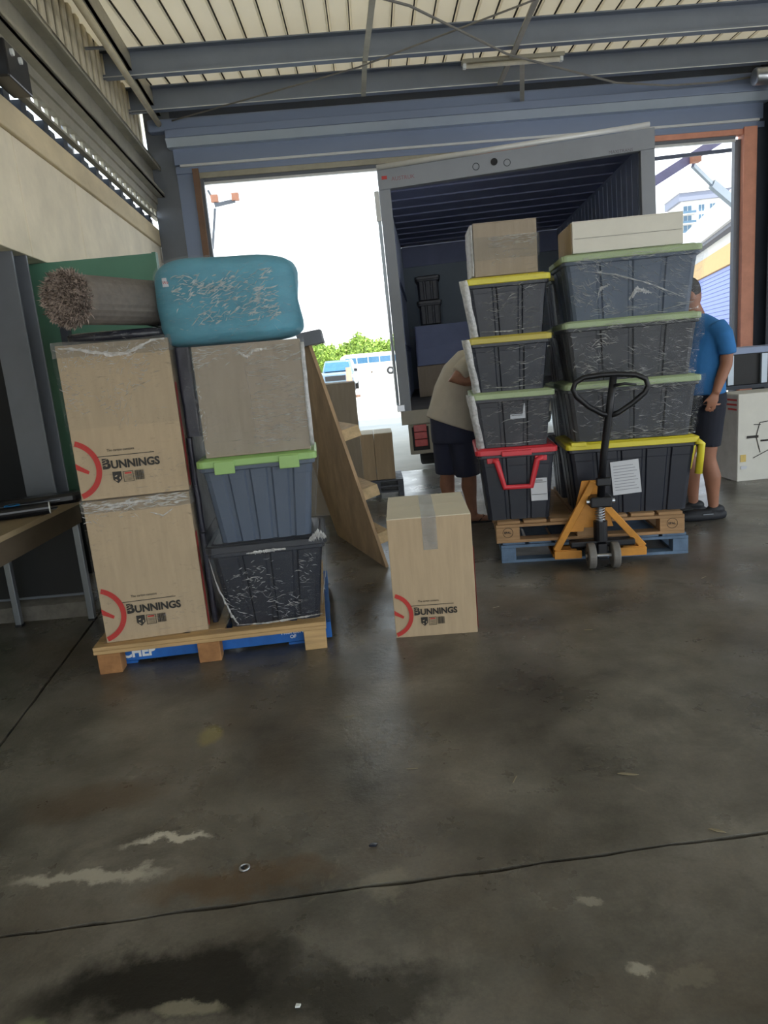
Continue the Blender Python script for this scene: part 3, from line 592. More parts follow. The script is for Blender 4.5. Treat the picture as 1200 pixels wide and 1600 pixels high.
# ---- pallets
def pallet(name, label, loc, rz, w_, d_, h, m, m_block, nboards=7, bottom=True, rot_boards=False, block_w=.10, rows=(0, .5, 1), gap_seed=1, bl_front=.145):
    t = thing(name, label, 'pallet', loc, rz); rnd = random.Random(gap_seed)
    bt = .02; zt = h
    for i in range(nboards):          # deck boards run front to back
        wd = w_/nboards; x = i*wd; k = rnd.uniform(-.006, .006)
        B().box(x+.012, x+wd-.012, .012+k, d_+k, zt-bt, zt).obj('deck_board', m, t, bevel=.002)
    for f in rows:
        y = f*(d_-.1); B().box(0, w_, y, y+.1, zt-2*bt-.001, zt-bt-.001).obj('stringer_board', m, t, bevel=.002)
        for g_ in (0, .5, 1):
            x = g_*(w_-bl_front); B().box(x, x+bl_front, y, y+.1, bt if bottom else 0, zt-2*bt-.002).obj('block', m_block, t, bevel=.003)
    if bottom:
        for g_ in (0, .5, 1):
            x = g_*(w_-bl_front); B().box(x+.01, x+bl_front-.01, .1, d_, 0, bt).obj('bottom_board', m, t, bevel=.002)
        B().box(0, w_, 0, .1, 0, bt).obj('bottom_board', m, t, bevel=.002)
    return t
PL = R(4.6)
def lp(x, y, z, o=(-1.54, 3.42), a=PL): return (o[0]+x*math.cos(a)-y*math.sin(a), o[1]+x*math.sin(a)+y*math.cos(a), z)
# near-left: pine block pallet straddling a blue pallet
t = thing('wooden_pallet', 'raw pine pallet with three front blocks under the left-hand load', 'pallet', lp(0, 0, 0), PL)
for i, (x0, x1) in enumerate(((0, .10), (.13, .27), (.30, .44), (.48, .66), (.70, .82), (.86, 1.00), (1.04, 1.19))):
    B().box(x0, x1, .075, 1.22, .128, .148).obj('deck_board', M['wood'], t, bevel=.002)
B().box(0, 1.19, 0, .07, .128, .148).obj('deck_board', M['wood'], t, bevel=.002)
for y in (0, 1.13): B().box(0, 1.19, y, y+.09, .108, .127).obj('stringer_board', M['wood'], t, bevel=.002)
for i, x in enumerate((.015, .52, 1.07)):
    for y in (0, 1.13): B().box(x, x+.115, y, y+.09, 0, .1075).obj('block', M['wood_dark'] if i < 2 else M['wood'], t, bevel=.004)
t = thing('blue_pallet', 'blue pallet with white lettering showing under the raw pine pallet', 'pallet', lp(-.02, .11, 0), PL)
B().box(0, 1.235, 0, .03, .014, .102).obj('side_bearer', M['blue_wood'], t, bevel=.003); B().box(0, 1.235, .48, .52, .014, .085).obj('side_bearer', M['blue_wood'], t); B().box(0, 1.235, .94, .98, .014, .085).obj('side_bearer', M['blue_wood'], t)
for x in (.0, .25, .54, .83, 1.125): B().box(x, x+.11, .031, .98, .086, .104).obj('deck_board', M['blue_wood'], t)
for x in (.1, .55, 1.0): B().box(x, x+.1, 0, .98, 0, .013).obj('bottom_board', M['blue_wood'], t)
text('CHEP', .075, M['white'], t, (.125, -.001, .035), bold=.003, name='pallet_lettering', sx=.95)
text('PROPERTY', .026, M['white'], t, (.965, -.001, .062), bold=.0007, name='small_lettering'); text('OF', .026, M['white'], t, (1.01, -.001, .036), bold=.0007, name='small_lettering')

# left load: two big moving cartons, two tubs, one carton, bag, rug
ld = 'large brown moving carton with red ring print and shop name, '
t = carton('moving_carton', ld+'lower of the two at the left', lp(.306, .262, .15), PL+R(3.6), .515, .40, .735, M['card'], FILM, seed=1, wob=.003); print_moving_box(t, .515, .40, .735)
t['label'] = ld+'standing on the pine pallet'
film_hull(t, .535, .42, .68, .534, .418, .747, FILM_BRIGHT, name='bunched_film', seed=9, wob=.010, rows=5)
ff = lambda z: -.217
folds(t, ff, -.255, .255, .69, .74, 60, (.03, .10), (.002, .005), 3, 10, 3); folds(t, ff, -.255, .0, .64, .74, 60, (.02, .05), (.001, .003), 0, 30, 4, clump=.3); pleat(t, [(-.25, .725), (-.1, .718), (.1, .722), (.25, .728)], .007, ff, seed=2); pleat(t, [(.06, .66), (.12, .635), (.17, .665)], .006, ff, seed=4)
t = carton('moving_carton', '', lp(.308, .268, .898), PL+R(3.2), .522, .40, .745, M['card'], FILM, seed=2); t['label'] = 'large brown moving carton with red ring print, second up, beneath the grey rug'; print_moving_box(t, .522, .40, .745)
film_hull(t, .543, .422, .35, .545, .422, .757, FILM_HEAVY, name='bunched_film', seed=5, wob=.008)
film_hull(t, .548, .426, .69, .549, .427, .762, FILM_BRIGHT, name='bunched_film', seed=15, wob=.010, rows=4)
ff = lambda z: -.2245
pleat(t, [(-.24, .735), (-.17, .728), (-.08, .705), (0, .690), (.07, .692), (.13, .715), (.19, .742), (.25, .745)], .013, ff, seed=7)
folds(t, ff, -.255, .255, .42, .74, 150, (.015, .05), (.0006, .0018), 0, 35, 5, clump=.45); folds(t, ff, -.24, .25, .60, .735, 120, (.015, .04), (.001, .0025), 10, 50, 6, clump=.3); folds(t, ff, -.05, .06, .35, .62, 40, (.02, .05), (.001, .0025), 75, 25, 8)
t = bin_('storage_tub', 'black ribbed tub wrapped in shiny film, bottom of the inner left stack', 'tub', lp(.93, .27, .15), PL, .62, .47, .48, .40, .455, M['bin_black'], M['lid_black'], 3, 3, FILM_HEAVY, latch=None)
film_hull(t, .51, .44, .01, .645, .53, .46, FILM_HEAVY, name='bunched_film', seed=21, wob=.016)
ff = taper(-.228, -.272, .46)
folds(t, ff, -.24, .25, .03, .37, 170, (.012, .05), (.0008, .0026), -8, 30, 11, clump=.3); pleat(t, [(-.29, .40), (-.27, .25), (-.22, .08), (-.19, .02)], .02, ff, m=FOLD_GLOW, seed=3); pleat(t, [(.30, .42), (.285, .25), (.25, .08)], .012, ff, m=FOLD_GLOW, seed=5); pleat(t, [(-.2, .02), (-.05, .012), (.15, .022), (.25, .03)], .006, ff, seed=6); pleat(t, [(-.10, .405), (0, .408), (.1, .41)], .012, ff, seed=8); pleat(t, [(.22, .44), (.27, .47), (.31, .45)], .03, ff, m=FOLD_GLOW, seed=9)
t = bin_('storage_tub', 'slate grey ribbed tub with pale green lid between film-wrapped tub and carton', 'tub', lp(.935, .265, .607), PL, .60, .46, .48, .40, .44, M['bin_grey'], M['lid_green'], 4, 3, None, latch=(-.16, .16))
film_hull(t, .50, .44, .01, .612, .49, .40, film_mat('clear_film', .05, .3), seed=3)
t = carton('wrapped_carton', 'square brown carton heavily wrapped in shiny film under the teal bag', lp(.95, .255, 1.05), PL, .52, .42, .535, M['card2'], FILM_HEAVY, seed=4)
film_hull(t, .548, .448, .006, .55, .45, .545, film_mat('horizontal_film', .08, .75, (1.2, 1.2, 45), 5, .1), name='bunched_film', seed=6, wob=.008)
ff = lambda z: -.2285
folds(t, ff, .0, .25, .05, .47, 200, (.03, .10), (.0006, .0020), 0, 5, 12, clump=.1); folds(t, ff, -.25, .26, .44, .53, 70, (.03, .09), (.001, .003), 4, 14, 13); pleat(t, [(-.04, .50), (.0, .47), (.03, .50), (.10, .505)], .012, ff, seed=3); pleat(t, [(-.02, .46), (-.005, .3), (.0, .1)], .006, ff, seed=1)
folds(t, ff, -.26, -.235, .03, .5, 50, (.01, .03), (.001, .004), 80, 30, 14); B().loft([[jitter((.268+a*.02, -.21+b_*.02, .02+.05*i), .005, 14) for a, b_ in ((-.4, -.6), (.6, -.2), (.5, 4), (0, 4))] for i in range(11)]).obj('bunched_film_edge', FOLD_GLOW, t, smooth=True)
# dark stack behind, seen through the gap
for k, (z0, h_) in enumerate(((.149, .5), (.65, .5), (1.151, .45))):
    t = thing('wrapped_bundle', ('dark wrapped bundle low in the gap between the left stacks', 'dark wrapped bundle in the middle of the gap between the left stacks', 'dark wrapped bundle at the top of the gap between the left stacks')[k], 'bundle', lp(.598+.028*(k == 2), .48, z0), PL)
    b = B(); rr = [[jitter(p, .006, 8) for p in rrect(.030+.044*(k == 2), .62, .002+(h_-.004)*i/6, 0.012, 4)] for i in range(7)]
    for r_ in (rr[0], rr[-1]):
        for p in r_: p.z = .002 if r_ is rr[0] else h_-.002
    b.loft(rr).obj('goods', M['wrapdark'], t, smooth=False); film_hull(t, .036+.044*(k == 2), .63, .003, .036+.044*(k == 2), .63, h_-.003, FILM, name='stretch_film', seed=k, top=False, wob=.003)
# teal bag
t = thing('teal_bag', 'plump teal bag wrapped in clear film on top of the wrapped carton', 'bag', lp(.88, .28, 1.592), PL+R(-2))
def superbag(w_, d_, h, amp, e1=.36, e2=.55, nu=64, nv=40, seed=0):
    b = B(); vs = []; fs = []
    sg = lambda x, p: math.copysign(abs(x)**p, x)
    for i in range(nv+1):
        th = -math.pi/2 + math.pi*i/nv
        for j in range(nu):
            ph = 2*math.pi*j/nu
            p = Vector((w_/2*sg(math.cos(th), e1)*sg(math.cos(ph), e2), d_/2*sg(math.cos(th), e1)*sg(math.sin(ph), e2), h/2+h/2*sg(math.sin(th), e1)))
            nn = noise.noise(p*6+Vector((seed, 0, 0)))*amp + noise.noise(Vector((p.x*3, p.y*3, p.z*26)))*amp*.35
            q = Vector((p.x, p.y, p.z-h/2)).normalized(); p = p+q*nn
            if p.z < .002: p.z = .002
            vs.append(p)
    for i in range(nv):
        for j in range(nu):
            k = (j+1) % nu; fs.append((i*nu+j, i*nu+k, (i+1)*nu+k, (i+1)*nu+j))
    return b.add(vs, fs)
superbag(.70, .50, .415, .018).obj('bag_shell', M['teal'], t, smooth=True)
superbag(.715, .515, .424, .020).obj('stretch_film', film_mat('bag_film', .10, .8, (4, 4, 18), 4, .12), t, smooth=True)
def bagfront(z): q = abs((z-.207)/.215); return -.262*max(.05, (1-q**2.9))**.36 - .012
folds(t, bagfront, -.22, .26, .10, .33, 220, (.02, .07), (.0012, .0042), 20, 28, 21, clump=.25); folds(t, bagfront, -.10, .22, .19, .28, 70, (.02, .06), (.001, .0035), 15, 20, 22); folds(t, bagfront, -.24, .25, .05, .34, 90, (.02, .07), (.0004, .0012), -12, 30, 23)
B().box(-.275, -.225, -.232, -.228, .285, .325).obj('care_label', M['paper'], t, rot=(0, 0, 0)); text('WASH', .02, M['red_ink'], t, (-.274, -.233, .297), name='label_print')
# rug
ra, rb_ = Vector((-1.30, 3.20, 1.826)), Vector((-1.02, 3.83, 1.83))
t = thing('rolled_rug', 'rolled grey-brown shaggy rug lying on the upper left moving carton', 'rug', tuple(ra), 0); t.rotation_euler = ((rb_-ra)).to_track_quat('Z', 'Y').to_euler(); Lr = (rb_-ra).length
b = B(); sp_ = []
for i in range(150):      # spiral sheet of the roll
    a = i*.19; r_ = .035+.0037*a*1.05*1.0; sp_.append((r_*math.cos(a), r_*math.sin(a)))
pts = [(0.108*math.cos(2*math.pi*i/48)*(1+.02*math.sin(3*i)), .108*math.sin(2*math.pi*i/48)) for i in range(48)]
B().loft([[Vector((x, y, .02+z*Lr)) for x, y in pts] for z in (0, .25, .5, .75, .97)]).obj('rug_backing', M['rugback'], t, smooth=False)
B().loft([[Vector((x*1.03, y*1.03, .10+z*Lr)) for x, y in pts] for z in (0, .3, .6, .84)], cap=False).obj('stretch_film', FILM, t, smooth=True)
rnd = random.Random(3); b = B(); bd = B()
for i in range(5200):
    if i < 4300:
        rr_ = .114*math.sqrt(rnd.random()); a = rnd.random()*6.283; lay = (rr_*210) % 6.283; base = Vector((rr_*math.cos(a), rr_*math.sin(a), .02+.012*math.sin(lay + a)))
        d = Vector((rnd.gauss(0, .6)+.5*math.cos(a), rnd.gauss(0, .6)+.5*math.sin(a), -1.0)).normalized()
    else:
        a = rnd.random()*6.283; base = Vector((.108*math.cos(a), .108*math.sin(a), .02+rnd.random()*.045)); d = Vector((math.cos(a), math.sin(a), rnd.gauss(-.6, .4))).normalized()
    L = rnd.uniform(.014, .032); w_ = .0022; sd = d.cross(Vector((rnd.gauss(0,1), rnd.gauss(0,1), rnd.gauss(0,1)))).normalized()*w_; mid = base+d*L*.55+Vector((rnd.gauss(0,.004), rnd.gauss(0,.004), 0)); tip = mid+(d+Vector((rnd.gauss(0,.5), rnd.gauss(0,.5), 0))).normalized()*L*.45
    (bd if rnd.random() < .3 else b).add([base-sd, base+sd, mid+sd*.8, mid-sd*.8, tip], [(0,1,2,3),(3,2,4)])
b.obj('shaggy_pile', M['pile'], t)['kind'] = 'stuff'; bd.obj('shaggy_pile', M['pile_dark'], t)['kind'] = 'stuff'
# black bag under rug
t = thing('black_bundle', 'flat black plastic-wrapped bundle squashed beneath the rolled rug', 'bundle', lp(.33, .33, 1.652), PL)
b = superbag(.50, .42, .055, .006, .3, .35, 48, 16, 4); b.obj('bundle_shell', M['bagblack'], t, smooth=True); superbag(.515, .43, .06, .012, .3, .35, 48, 16, 7).obj('stretch_film', FILM_HEAVY, t, smooth=True)
t = thing('black_bundle', 'black film-wrapped bag bulging between the rug and the teal bag', 'bundle', lp(.52, .37, 1.712), PL)
superbag(.20, .30, .10, .014, .6, .7, 40, 20, 2).obj('bundle_shell', M['bagblack'], t, smooth=True); superbag(.21, .31, .105, .02, .6, .7, 40, 20, 5).obj('stretch_film', FILM_HEAVY, t, smooth=True)

# ---- the single carton in the middle
t = carton('moving_carton', 'brown moving carton standing alone on the floor in the middle', (.236, 3.86, 0), R(-2.2), .435, .60, .645, M['card'], None, flap_m=M['card_pale'], sag=.003); print_moving_box(t, .435, .60, .645)
tape_on(t, .435, .60, .645, x=0)

# ---- right load
PR = R(-6.4)
def rp(x, y, z): return lp(x, y, z, (.757, 4.741), PR)
t = pallet('faded_blue_pallet', 'faded blue-grey pallet on the floor, bottom of the two under the right load', rp(.03, .02, 0), PR, 1.25, 1.16, .148, M['blue_faded'], M['blue_faded'], 7, gap_seed=3, bl_front=.10)
t = pallet('wooden_pallet', 'old brown wooden pallet on top of the faded blue pallet', rp(0, 0, .149), PR, 1.25, 1.16, .150, M['wood_old'], M['wood_old'], 7, gap_seed=5, bl_front=.16)
for x in (.08, 1.17):
    B().torus((x, -.0015, .073), .034, .0016, 'y', 28, 5).obj('brand_oval', M['ink'], t).scale = (1, 1, 1); text('EPAL', .022, M['ink'], t, (x-.026, -.0015, .066), name='brand_lettering', bold=.0006)
# short-side stack
t = bin_('storage_tub', 'black tub with red lid and red carry handle at the pallet corner', 'tub', rp(.165, .38, .30), PR, .55, .42, .72, .62, .505, M['bin_black'], M['lid_red'], 2, 4, None, latch=None)
hb = B().tube([(-.16, -.362, .425), (-.135, -.366, .415), (-.09, -.355, .235), (.09, -.355, .235), (.135, -.366, .415), (.17, -.366, .425)], .021, 8, ref=(0, 1, 0)); hb.obj('carry_handle', M['lid_red'], t, smooth=True)
B().box(-.20, -.12, -.365, -.335, .405, .44).obj('handle_lug', M['lid_red'], t, bevel=.005); B().box(.12, .20, -.365, -.335, .405, .44).obj('handle_lug', M['lid_red'], t, bevel=.005)
B().box(-.10, .10, -.378, -.35, .45, .485).obj('latch', M['lid_red'], t, bevel=.005)
B().box(.085, .195, -.355, -.351, .13, .285).obj('paper_label', M['paper'], t, bevel=.001)
for z in (.172, .255): B().box(.09, .19, -.3562, -.3555, z, z+.003).obj('label_rule', M['ink'], t)
for k in range(3): B().box(.115, .165, -.3562, -.3555, .262+k*.005, .264+k*.005).obj('label_rule', M['ink'], t)
film_hull(t, .44, .64, .0, .575, .74, .47, film_mat('thin_film', .03, .25), seed=31, name='stretch_film', top=False)
specs = [('charcoal tub with pale sage lid and paper slip behind film, directly on the red lid', .807, .375, 'bin_char', 'lid_sage', FILM_HEAVY), ('dark yellow-lidded tub in the middle of the narrow wrapped stack', 1.183, .362, 'bin_black', 'lid_olive', FILM), ('dark tub under the yellow lid that carries the small brown carton', 1.546, .372, 'bin_black', 'lid_yellow', FILM)]
for i, (lb, z, h_, bm_, lm_, fm_) in enumerate(specs):
    t = bin_('storage_tub', lb, 'tub', rp(.155, .38, z), PR+R((.5, -.8, .4)[i]), .555, .44, .72, .62, h_, M[bm_], M[lm_], 2, 4, fm_, film_seed=i+11)
    # film bunched along the left corner catches the doorway light
    bl_ = B(); n_ = 12; rr = []
    for k in range(n_+1):
        f = k/n_; x = -(.23+.055*f); rr.append([jitter((x-.012, -.315-.05*f, f*(h_-.01)), .010, 14), jitter((x-.022, -.22-.05*f, f*(h_-.01)), .010, 14), jitter((x+.030, -.33-.05*f, f*(h_-.01)), .008, 14)])
    bl_.loft(rr, cap=False).obj('bunched_film', FOLD_GLOW, t, smooth=True)
    ff = taper(-.325, -.372, h_)
    folds(t, ff, -.19, .22, .03, h_-.06, (90, 60, 90)[i], (.02, .07), (.0005, .0016), 5, 22, 70+i, clump=.35); folds(t, ff, -.12, .22, .05, h_-.08, 10, (.08, .17), (.0012, .0028), 8, 9, 75+i)
    pleat(t, [(-.18, .03), (0, .022), (.2, .035)], .004, ff, seed=i)
    if i == 0:
        B().box(-.02, .08, -.337, -.333, .17, .28).obj('paper_slip', M['paper'], t, rot=(R(-3), 0, 0))
        for k in range(4): B().box(-.01, .06-.01*k, -.3385, -.3375, .19+k*.02, .194+k*.02).obj('slip_rule', M['ink'], t, rot=(R(-3), 0, 0))
t = carton('small_carton', 'small brown carton on the topmost yellow-lidded tub', rp(.15, .30, 1.925), PR+R(3), .405, .42, .325, M['card2'], FILM, seed=8)
film_hull(t, .425, .44, .10, .426, .441, .24, film_mat('band_film', .15, .8, (1.2, 1.2, 40), 5, .1), name='bunched_film', top=False, seed=3)
ff = lambda z: -.2265
folds(t, ff, -.10, .20, .17, .24, 60, (.03, .12), (.0008, .0022), 4, 6, 31); folds(t, ff, -.1, .1, .06, .15, 18, (.02, .05), (.001, .0025), 30, 40, 32); pleat(t, [(-.06, .225), (.05, .235), (.2, .238)], .004, ff)
B().loft([[jitter((x_, y_, .01+.031*i), .005, 14) for x_, y_ in ((-.208, -.21), (-.222, -.20), (-.225, .15), (-.209, .16))] for i in range(11)], cap=False).obj('bunched_film_side', FOLD_GLOW, t, smooth=True)
# wide stack
t = bin_('storage_tub', 'large black tub with bright yellow rim and handle behind the pallet jack', 'tub', rp(.925, .30, .30), PR, .865, .72, .56, .46, .50, M['bin_black'], M['lid_yellow'], 4, 2, None)
B().tube([(.435, -.10, .47), (.445, -.10, .43), (.412, -.10, .26), (.412, .10, .26), (.445, .10, .43), (.435, .10, .47)], .02, 8, ref=(1, 0, 0)).obj('carry_handle', M['lid_yellow'], t, smooth=True)
B().tube([(.41, -.272, .46), (.443, -.262, .44), (.428, -.25, .24)], .024, 8).obj('clip_handle', M['lid_yellow'], t, smooth=True)
B().box(-.40, -.30, -.29, -.2, .48, .507).obj('latch', M['lid_yellow'], t, bevel=.004)
pn = B().box(-.13, .055, -.003, 0, 0, .225).obj('paper_notice', M['paper'], t, loc=(0, -.272, .14), rot=(R(-4), R(-4), 0))
for k in range(9): B().box(-.115, .04-.012*(k % 3), -.0045, -.0035, .03+k*.02, .034+k*.02).obj('typed_line', mat('grey_print', '8b8e96', .7, var=0), pn)
specs = [('wide charcoal tub with sage lid directly above the yellow-rimmed tub', .803, .395, 0), ('wide charcoal tub in the middle of the tall wrapped stack', 1.199, .392, -.5), ('wide dark tub on top of the tall wrapped stack, under the flat white carton', 1.592, .41, .6)]
for i, (lb, z, h_, r_) in enumerate(specs):
    t = bin_('storage_tub', lb, 'tub', rp(.93, .30, z), PR+R(r_), 0.87, .74, .57, .47, h_, M['bin_char' if i < 2 else 'bin_grey'], M['lid_sage'], 3, 2, FILM_HEAVY, film_seed=i+41)
    film_hull(t, .775 if i < 2 else .82, .505, .0, .90, .605, h_, film_mat('diagonal_film_%d' % i, .025, .75, (2.5, 2, 14), 4.5, .1), name='outer_film', seed=i*7+2, wob=.022, top=False)
    ff = taper(-.255, -.305, h_)
    folds(t, ff, -.35, .36, .03, h_-.04, (70, 150, 130)[i], (.03, .09), (.0006, .002), (-8, -14, -26)[i], 16, 80+i, clump=.3)
    folds(t, ff, -.38, -.1, .05, h_-.05, (10, 60, 90)[i], (.02, .09), (.001, .004), (0, -18, -40)[i], 35, 90+i, clump=.2); folds(t, ff, -.25, .38, .015, .06, 26, (.05, .16), (.001, .0025), 3, 6, 95+i); folds(t, ff, -.40, .40, h_-.065, h_-.03, 26, (.05, .16), (.001, .0025), 3, 5, 98+i)
    if i == 2:
        pleat(t, [(-.22, .10), (-.20, .18), (-.15, .20)], .018, ff, seed=1); pleat(t, [(-.02, .10), (.03, .16), (.12, .13)], .022, ff, seed=2); pleat(t, [(-.3, .30), (-.1, .26), (.1, .19), (.25, .12), (.33, .08)], .006, ff, seed=3)
t = carton('flat_carton', 'long flat white carton lying on top of the tall wrapped stack', rp(.905, .27, 2.004), PR+R(2), .68, .46, .185, M['card_white'], None, axis='x')
B().box(-.3455, -.3425, -.22, .22, .002, .183).obj('end_panel', M['card'], t)
B().box(-.33, .33, -.2365, -.2352, .085, .0865).obj('printed_line', M['ink'], t)
# second rank of tubs behind, seen in the slot between the stacks
for i, (z, h_, lm_) in enumerate(((.30, .45, 'lid_black'), (.751, .42, 'lid_sage'), (1.172, .40, 'lid_yellow'), (1.573, .38, 'lid_olive'))):
    t = bin_('storage_tub', ('black-lidded tub', 'sage-lidded tub', 'tub with a bright yellow lid', 'tub with an olive yellow lid')[i]+' in the rear rank behind the two right stacks', 'tub', rp(.80, .87, z), PR, .60, .50, .46, .40, h_, M['bin_black'], M[lm_], 2, 2, FILM, film_seed=60+i)
t = thing('cone_stack', 'dull orange rounded bundle on the rear rank of tubs beside the small carton', 'bundle', rp(.80, .86, 1.955), PR)
superbag(.22, .22, .30, .02, .7, .8, 32, 16, 3).obj('bundle_shell', mat('dull_orange_cloth', '8f6450', .8, var=.2, bump=.4, bscale=15), t, smooth=True)

# ---- pallet jack
t = thing('pallet_jack', 'yellow and black hand pallet jack with loop handle pushed into the right pallets', 'pallet jack', rp(.675, -.10, 0), PR)
Y = M['jack_yellow']; K = M['jack_black']
for s in (-1, 1):
    B().box(s*.25-.07 if s > 0 else -.32, s*.25+.07 if s > 0 else -.18, .10, 1.22, .058, .078).obj('fork', Y, t, bevel=.004) if False else None
    f = B(); f.prism([(s*.295, .0, .052), (s*.295, .0, .105), (s*.15, .0, .105), (s*.15, .0, .052)], (0, .10, 0)); f.obj('fork_heel', Y, t, bevel=.004)
    a = Vector((s*.285, .02, .10)); c = Vector((s*.035, .0, .56 if s < 0 else .40))
    B().bar(a, c, .045, .035, (0, 1, 0)).obj('side_bar', Y, t, bevel=.004)
    B().box(min(s*.30, s*.12), max(s*.30, s*.12), -.012, .012, .045, .10).obj('foot_plate', Y, t, bevel=.003)
    fk = B().box(s*.225-.075, s*.225+.075, .06, 1.15, .052, .066); fk.box(s*.225-.075, s*.225-.068, .06, 1.15, .040, .066).box(s*.225+.068, s*.225+.075, .06, 1.15, .040, .066); fk.obj('fork', Y, t)
B().prism([(-.235, .03, .22), (-.10, .03, .22), (-.05, .03, .50), (-.07, .03, .53)], (0, .008, 0)).obj('gusset_plate', Y, t)
B().prism([(-.10, .045, .56), (-.01, .045, .56), (.02, .045, .50), (.10, .045, .24), (-.18, .045, .24)], (0, .012, 0)).obj('head_plate', Y, t, bevel=.003)
B().cyl((-.0, -.03, .17), (-.0, -.03, .30), .045, 18).obj('pump_body', K, t, smooth=False); B().cyl((-.0, -.03, .30), (0, -.03, .40), .018, 12).obj('pump_ram', M['steelrod'], t)
sg = B(); pp = [( .030*math.cos(i*.6), -.03+.030*math.sin(i*.6), .30+i*.00165) for i in range(64)]; sg.tube(pp, .0042, 6).obj('coil_spring', M['steelrod'], t, smooth=True)
B().box(-.07, .07, -.09, .03, .40, .47).obj('pivot_block', K, t, bevel=.01); B().cyl((-.09, -.05, .435), (.09, -.05, .435), .016, 12).obj('pivot_pin', M['steelrod'], t)
B().box(-.20, .22, -.05, .03, .125, .17).obj('steer_yoke', K, t, bevel=.012); B().box(-.03, .03, -.10, .0, .06, .16).obj('axle_fork', K, t, bevel=.005)
for s in (-1, 1):
    w_ = B().cyl((s*.052, -.10, .085), (s*.10, -.10, .085), .085, 30).obj('steer_wheel', M['jack_wheel'], t, bevel=.008); B().cyl((s*.098, -.10, .085), (s*.104, -.10, .085), .03, 14).obj('hub', K, w_)
B().cyl((-.11, -.10, .085), (.11, -.10, .085), .012, 10).obj('axle', M['steelrod'], t)
hp = [(-.0, -.06, .45), (.02, -.09, .75), (.05, -.13, 1.02), (.075, -.15, 1.235)]
B().tube(hp, [.026, .024, .024, .022], 12).obj('draw_bar', K, t, smooth=True)
lp_ = [(.015, -.13, .985), (-.04, -.135, 1.0), (-.12, -.14, 1.05), (-.195, -.145, 1.12), (-.215, -.15, 1.165), (-.20, -.152, 1.205), (-.15, -.155, 1.232), (-.05, -.157, 1.24), (.05, -.158, 1.238), (.16, -.158, 1.225), (.22, -.155, 1.195), (.235, -.15, 1.15), (.215, -.147, 1.11), (.14, -.14, 1.05), (.06, -.135, 1.0), (.015, -.13, .985)]
lp_ = [(x+.045, y, z+.01) for x, y, z in lp_]
B().tube(lp_, .0165, 10, ref=(0, 1, 0)).obj('loop_handle', K, t, smooth=True)
B().tube([(.075, -.165, 1.18), (.135, -.175, 1.187), (.205, -.172, 1.175)], [.010, .009, .006], 8).obj('release_lever', K, t, smooth=True)
B().box(-.035, .055, -.125, -.085, .55, .60).obj('handle_clamp', K, t, bevel=.006)

# ---- plywood crate lid, leaning
b0, b1 = Vector((-.02, 4.90, 0)), Vector((-.42, 6.02, 0)); lean = Vector((-.40, .02, 1.64)); th = Vector((.93, .33, .22)).normalized()*.022
t = thing('plywood_lid', 'tall plywood crate lid with timber cleats, leaning between the loads', 'panel', (0, 0, 0))
B().prism([b0, b1, b1+lean*.98, b0+lean], th).obj('plywood_sheet', M['ply'], t)
def along(u, v, off=0): return b0+(b1-b0)*u+lean*v+th.normalized()*off
for v, L_ in ((.10, .09), (.30, .12), (.56, .13)):
    p = along(.015, v, .024); nrm = th.normalized(); ud = (b1-b0).normalized(); vd = lean.normalized()
    B().prism([p, p+nrm*L_, p+nrm*L_+vd*.08, p+vd*.08], ud*.98).obj('cleat', M['ply_edge'], t, bevel=.003)
p = along(.0, .965, .0)
B().prism([p+Vector((-.06, -.02, 0)), p+Vector((.10, -.02, .02)), p+Vector((.085, -.02, .11)), p+Vector((-.08, -.02, .09))], (0, .2, 0)).obj('corner_guard', M['steel'], t, bevel=.004)

# ---- goods further back
t = carton('tall_carton', 'tall dull brown carton behind the plywood lid', (-.47, 7.15, 0), R(2), .58, .5, 1.27, M['card2'], film_mat('far_film', .05, .2))
pt = lambda z, n_, lb: None
for k in range(3):
    t = thing('plastic_pallet', ('bottom', 'middle', 'top')[k]+' grey plastic pallet of the low stack in the doorway', 'pallet', (-.32, 7.60, k*.062), R(0))
    for i in range(6): B().box(0, .56, i*.10+.004, i*.10+.088, .045, .060).obj('deck_slat', M['grey_plastic'], t)
    for x in (0, .25, .50): B().box(x, x+.06, 0, .59, 0, .044).obj('runner', M['grey_plastic'], t)
for k, x in enumerate((-.145, .06)):
    t = carton('carton', ('left', 'right')[k]+' one of the two brown cartons side by side on the grey plastic pallets', (x, 7.88, .187), 0, .20, .50, .50, M['card'], None, flap_m=M['card_pale'], axis='x')

# ---- desk and what lies on it
t = thing('desk', 'worn desk with timber edge and grey metal legs at the left edge', 'desk', (-1.87, 4.38, 0), R(0))
B().box(-.58, .0, -1.75, 0, .745, .775).obj('desk_top', M['desk'], t, bevel=.003); B().box(-.03, -.008, -1.72, -.03, .63, .744).obj('side_apron', M['desk_apron'], t); B().box(-.55, -.03, -.045, -.03, .63, .744).obj('end_apron', M['desk_apron'], t)
for x, y in ((-.035, -.065), (-.50, -.065), (-.035, -1.7), (-.50, -1.7)):
    l_ = B().box(x-.019, x+.019, y-.019, y+.019, .012, .744).obj('leg', M['alu'], t, bevel=.003); B().box(x-.022, x+.022, y-.022, y+.022, 0, .012).obj('foot_cap', M['rubber'], l_)
t = thing('black_case', 'long black rounded case lying at the back of the desk', 'case', (-2.12, 4.16, .776), R(-68))
B().loft([rrect(.10, .62, .0, .04, 5), rrect(.12, .64, .02, .05, 5), rrect(.12, .64, .045, .05, 5), rrect(.10, .62, .062, .04, 5)]).obj('case_body', M['black'], t); B().box(-.062, .062, -.2, .2, .031, .035).obj('seam', M['alu'], t)
t = thing('roll_tube', 'black roll with white end lying at the front of the desk', 'tube', (-2.04, 3.83, .811), 0, rot=(0, R(90), R(22)))
